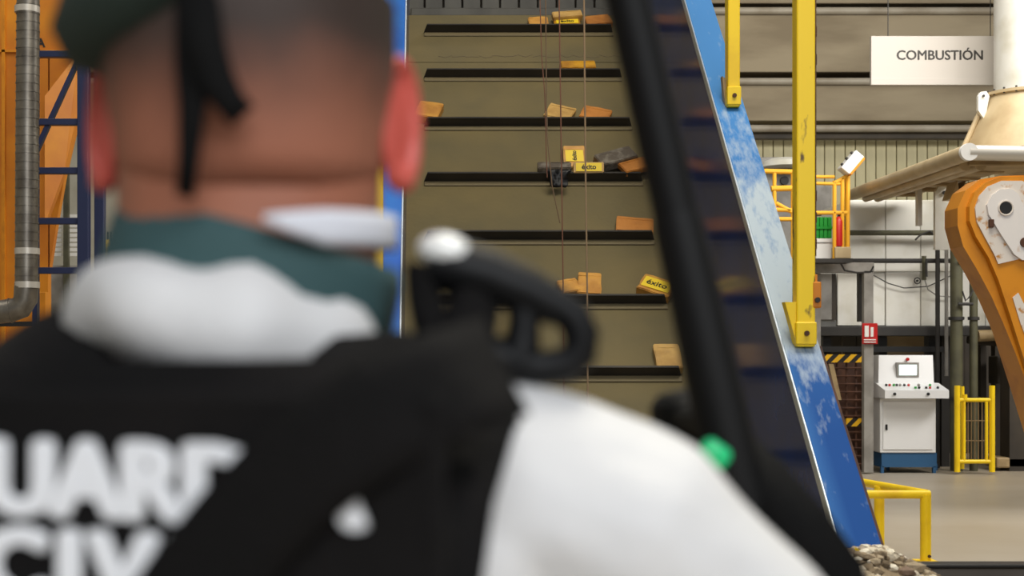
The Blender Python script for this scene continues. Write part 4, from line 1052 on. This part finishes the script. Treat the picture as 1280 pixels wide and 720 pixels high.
MB().sheet(g, .02).build('front_panel', M['vest'], vest, smooth=3)
# shoulder yokes (rolled padded straps going over each shoulder)
for s in (-1, 1):
    path = [(s * .118, -.125, 1.40), (s * .116, -.125, 1.46), (s * .112, -.105, 1.515), (s * .106, -.06, 1.548), (s * .104, -.01, 1.55), (s * .105, .05, 1.53), (s * .11, .1, 1.47), (s * .115, .135, 1.38)]
    g = []
    for k, (x, y, z) in enumerate(path):
        row = []
        for j in range(9):
            q = -1 + j / 4; row.append(T(x + (.002 if s > 0 else 0) + q * (.046 if s > 0 else .056), y, z - (.017 if s > 0 else -.004) - .016 * q * q - .020 * q * s))
        g.append(row)
    MB().sheet(g, .022).build('shoulder_strap', M['vest'], vest, smooth=3)
# webbing rows on the right of the vest
ft = Vector((cy_, sy_, 0)); fb = Vector((sy_, -cy_, 0))      # right and backward directions of the body
for k in range(7):
    z = 1.49 - k * .028
    x = .135
    MB().box(T(x, back_y(x, z, .04) - .004, z), (.06, .006, .014), Matrix((ft, -fb, Vector((0, 0, 1)))).transposed() @ Matrix.Rotation(math.radians(22), 3, 'Z'), .002, 1).build('webbing_loop', M['webbing'], vest, smooth=0)
# printed placard with two lines of lettering
def flat_at(px, py):
    """pixel -> point on the placard plane just behind the vest surface (plane through T(0,yb,1.47), normal fb)"""
    p0 = T(0, -.178, 1.47); d = at(px, py, 1.0) - Vector((0, 0, CH)); o_ = Vector((0, 0, CH))
    t = (p0 - o_).dot(fb) / d.dot(fb); return o_ + d * t
pc = flat_at(180, 650)
MB().box(pc - fb * .008, (.30, .012, .125), Matrix((ft, -fb, Vector((0, 0, 1)))).transposed(), .004, 1).build('placard', M['vest'], vest, smooth=0)
cG = flat_at(160, 606); cC = flat_at(140, 718)
text('lettering', 'GUARDIA', .050, cG + fb * .0005, ft, (0, 0, 1), M['letter'], vest, 0, .0008, sx=1.1, heavy=.0036)
text('lettering', 'CIVIL', .050, cC + fb * .0005, ft, (0, 0, 1), M['letter'], vest, 0, .0008, sx=1.1, heavy=.0036, gap=1.22)
# wide diagonal sling across the back
sl_ = [flat_at(x, y) + fb * o_ for x, y, o_ in ((585, 462, -.055), (535, 488, -.012), (470, 522, .004), (410, 566, .006), (356, 612, .006), (304, 668, .006), (250, 735, .006), (180, 830, .004))]
g = []
for i, p in enumerate(sl_):
    d = (sl_[min(i + 1, 7)] - sl_[max(i - 1, 0)]).normalized(); s = d.cross(fb).normalized(); ww = .052
    g.append([p - s * ww / 2 - fb * .003, p - s * ww / 4, p, p + s * ww / 4, p + s * ww / 2 - fb * .003])
tag(MB().sheet(g, .004).build('sling', M['vest'], vest, smooth=3), 'wide black sling crossing the lettering')

# ------------------------------------------------------------------ handset clipped on the shoulder
Yh = .80
hs = empty('shoulder_handset', at(620, 470, Yh), 'glossy black handset with loop grip and painted-on white glare clipped on the vest shoulder', 'handset')
def px_tube(pts, r, Y=Yh, **k): return MB().tube([at(x, y, Y) for x, y in pts], r, 14, **k)
px_tube([(537, 330), (560, 332), (610, 345), (660, 365), (700, 385)], [.014, .0165, .0155, .0135, .0115]).build('barrel', M['glossy_black'], hs)
px_tube([(690, 378), (716, 395), (727, 418), (724, 442), (706, 457), (676, 460), (640, 452), (600, 440)], [.0105, .0105, .0105, .0105, .0105, .010, .011, .013]).build('loop_grip', M['glossy_black'], hs)
px_tube([(532, 330), (530, 370), (540, 410), (560, 440), (600, 465), (640, 470)], [.012, .010, .011, .014, .016, .014]).build('spine', M['vest'], hs)
px_tube([(650, 372), (655, 400), (652, 430), (645, 455)], [.009, .009, .011, .012]).build('trigger_bridge', M['glossy_black'], hs)
px_tube([(585, 350), (592, 385), (575, 425), (570, 445)], [.012, .015, .02, .02]).build('spring_clip', M['vest'], hs)
q = at(557, 314, Yh - .004)
R = Matrix.Rotation(math.radians(12), 3, 'Y')
MB().ball(q, (.0158, .013, .0104), R).build('glare_spot', M['lens'], hs, smooth=3)  # bright reflection on the handset, modelled as a white ball

# ------------------------------------------------------------------ long gun held muzzle up
lg = empty('long_gun', gun(1.1), 'black long gun held muzzle up in front of the officer\'s right shoulder', 'gun')
MB().tube([gun(2.05), gun(1.62)], [.0155, .0165], 18).build('barrel', M['gunmetal'], lg)
MB().tube([gun(1.66), gun(1.64), gun(1.45), gun(1.36), gun(1.34)], [.014, .018, .021, .021, .017], 18).build('fore_end', M['gunmetal'], lg)
MB().tube([gun(1.36), gun(1.34), gun(1.2), gun(1.12)], [.018, .026, .027, .022], 16, flat=(.7, 1.2)).build('receiver', M['gunmetal'], lg)
MB().tube([gun(1.14), gun(1.1), gun(.98), gun(.86), gun(.85)], [.016, .02, .026, .034, .03], 16, flat=(.6, 1.3)).build('stock', M['gunmetal'], lg)
MB().tube([gun(1.19) + Vector((0, .015, 0)), gun(1.185) + Vector((-.001, .06, 0)), gun(1.18) + Vector((-.002, .125, 0))], [.014, .015, .016], 12).build('pistol_grip', M['gunmetal'], lg)
q = at(846, 522, 1.12)
MB().tube([q + Vector((-.002, 0, .02)), q + Vector((0, 0, .012)), q + Vector((.006, .0, -.03)), q + Vector((.008, 0, -.045))], [.014, .0215, .023, .018], 16).build('optic', M['gunmetal'], lg)
MB().tube([q, gun(q.z)], .012, 10).build('optic_mount', M['gunmetal'], lg)
so = ribbon([at(868, 530, 1.10), at(905, 560, 1.06), at(950, 605, 1.02), at(1000, 662, 1.0), at(1045, 720, 1.0), at(1060, 790, 1.02), at(1040, 900, 1.08), gun(.95) + Vector((0, -.04, 0))], [.03, .042, .045, .045, .042, .04, .04, .04], 'sling', lg, M['webbing'], .003)
q = at(893, 568, 1.0); MB().box(q, (.023, .012, .018), Matrix.Rotation(math.radians(35), 3, 'Y'), .006, 3).build('green_tag', M['teal_green'], lg, smooth=.8)
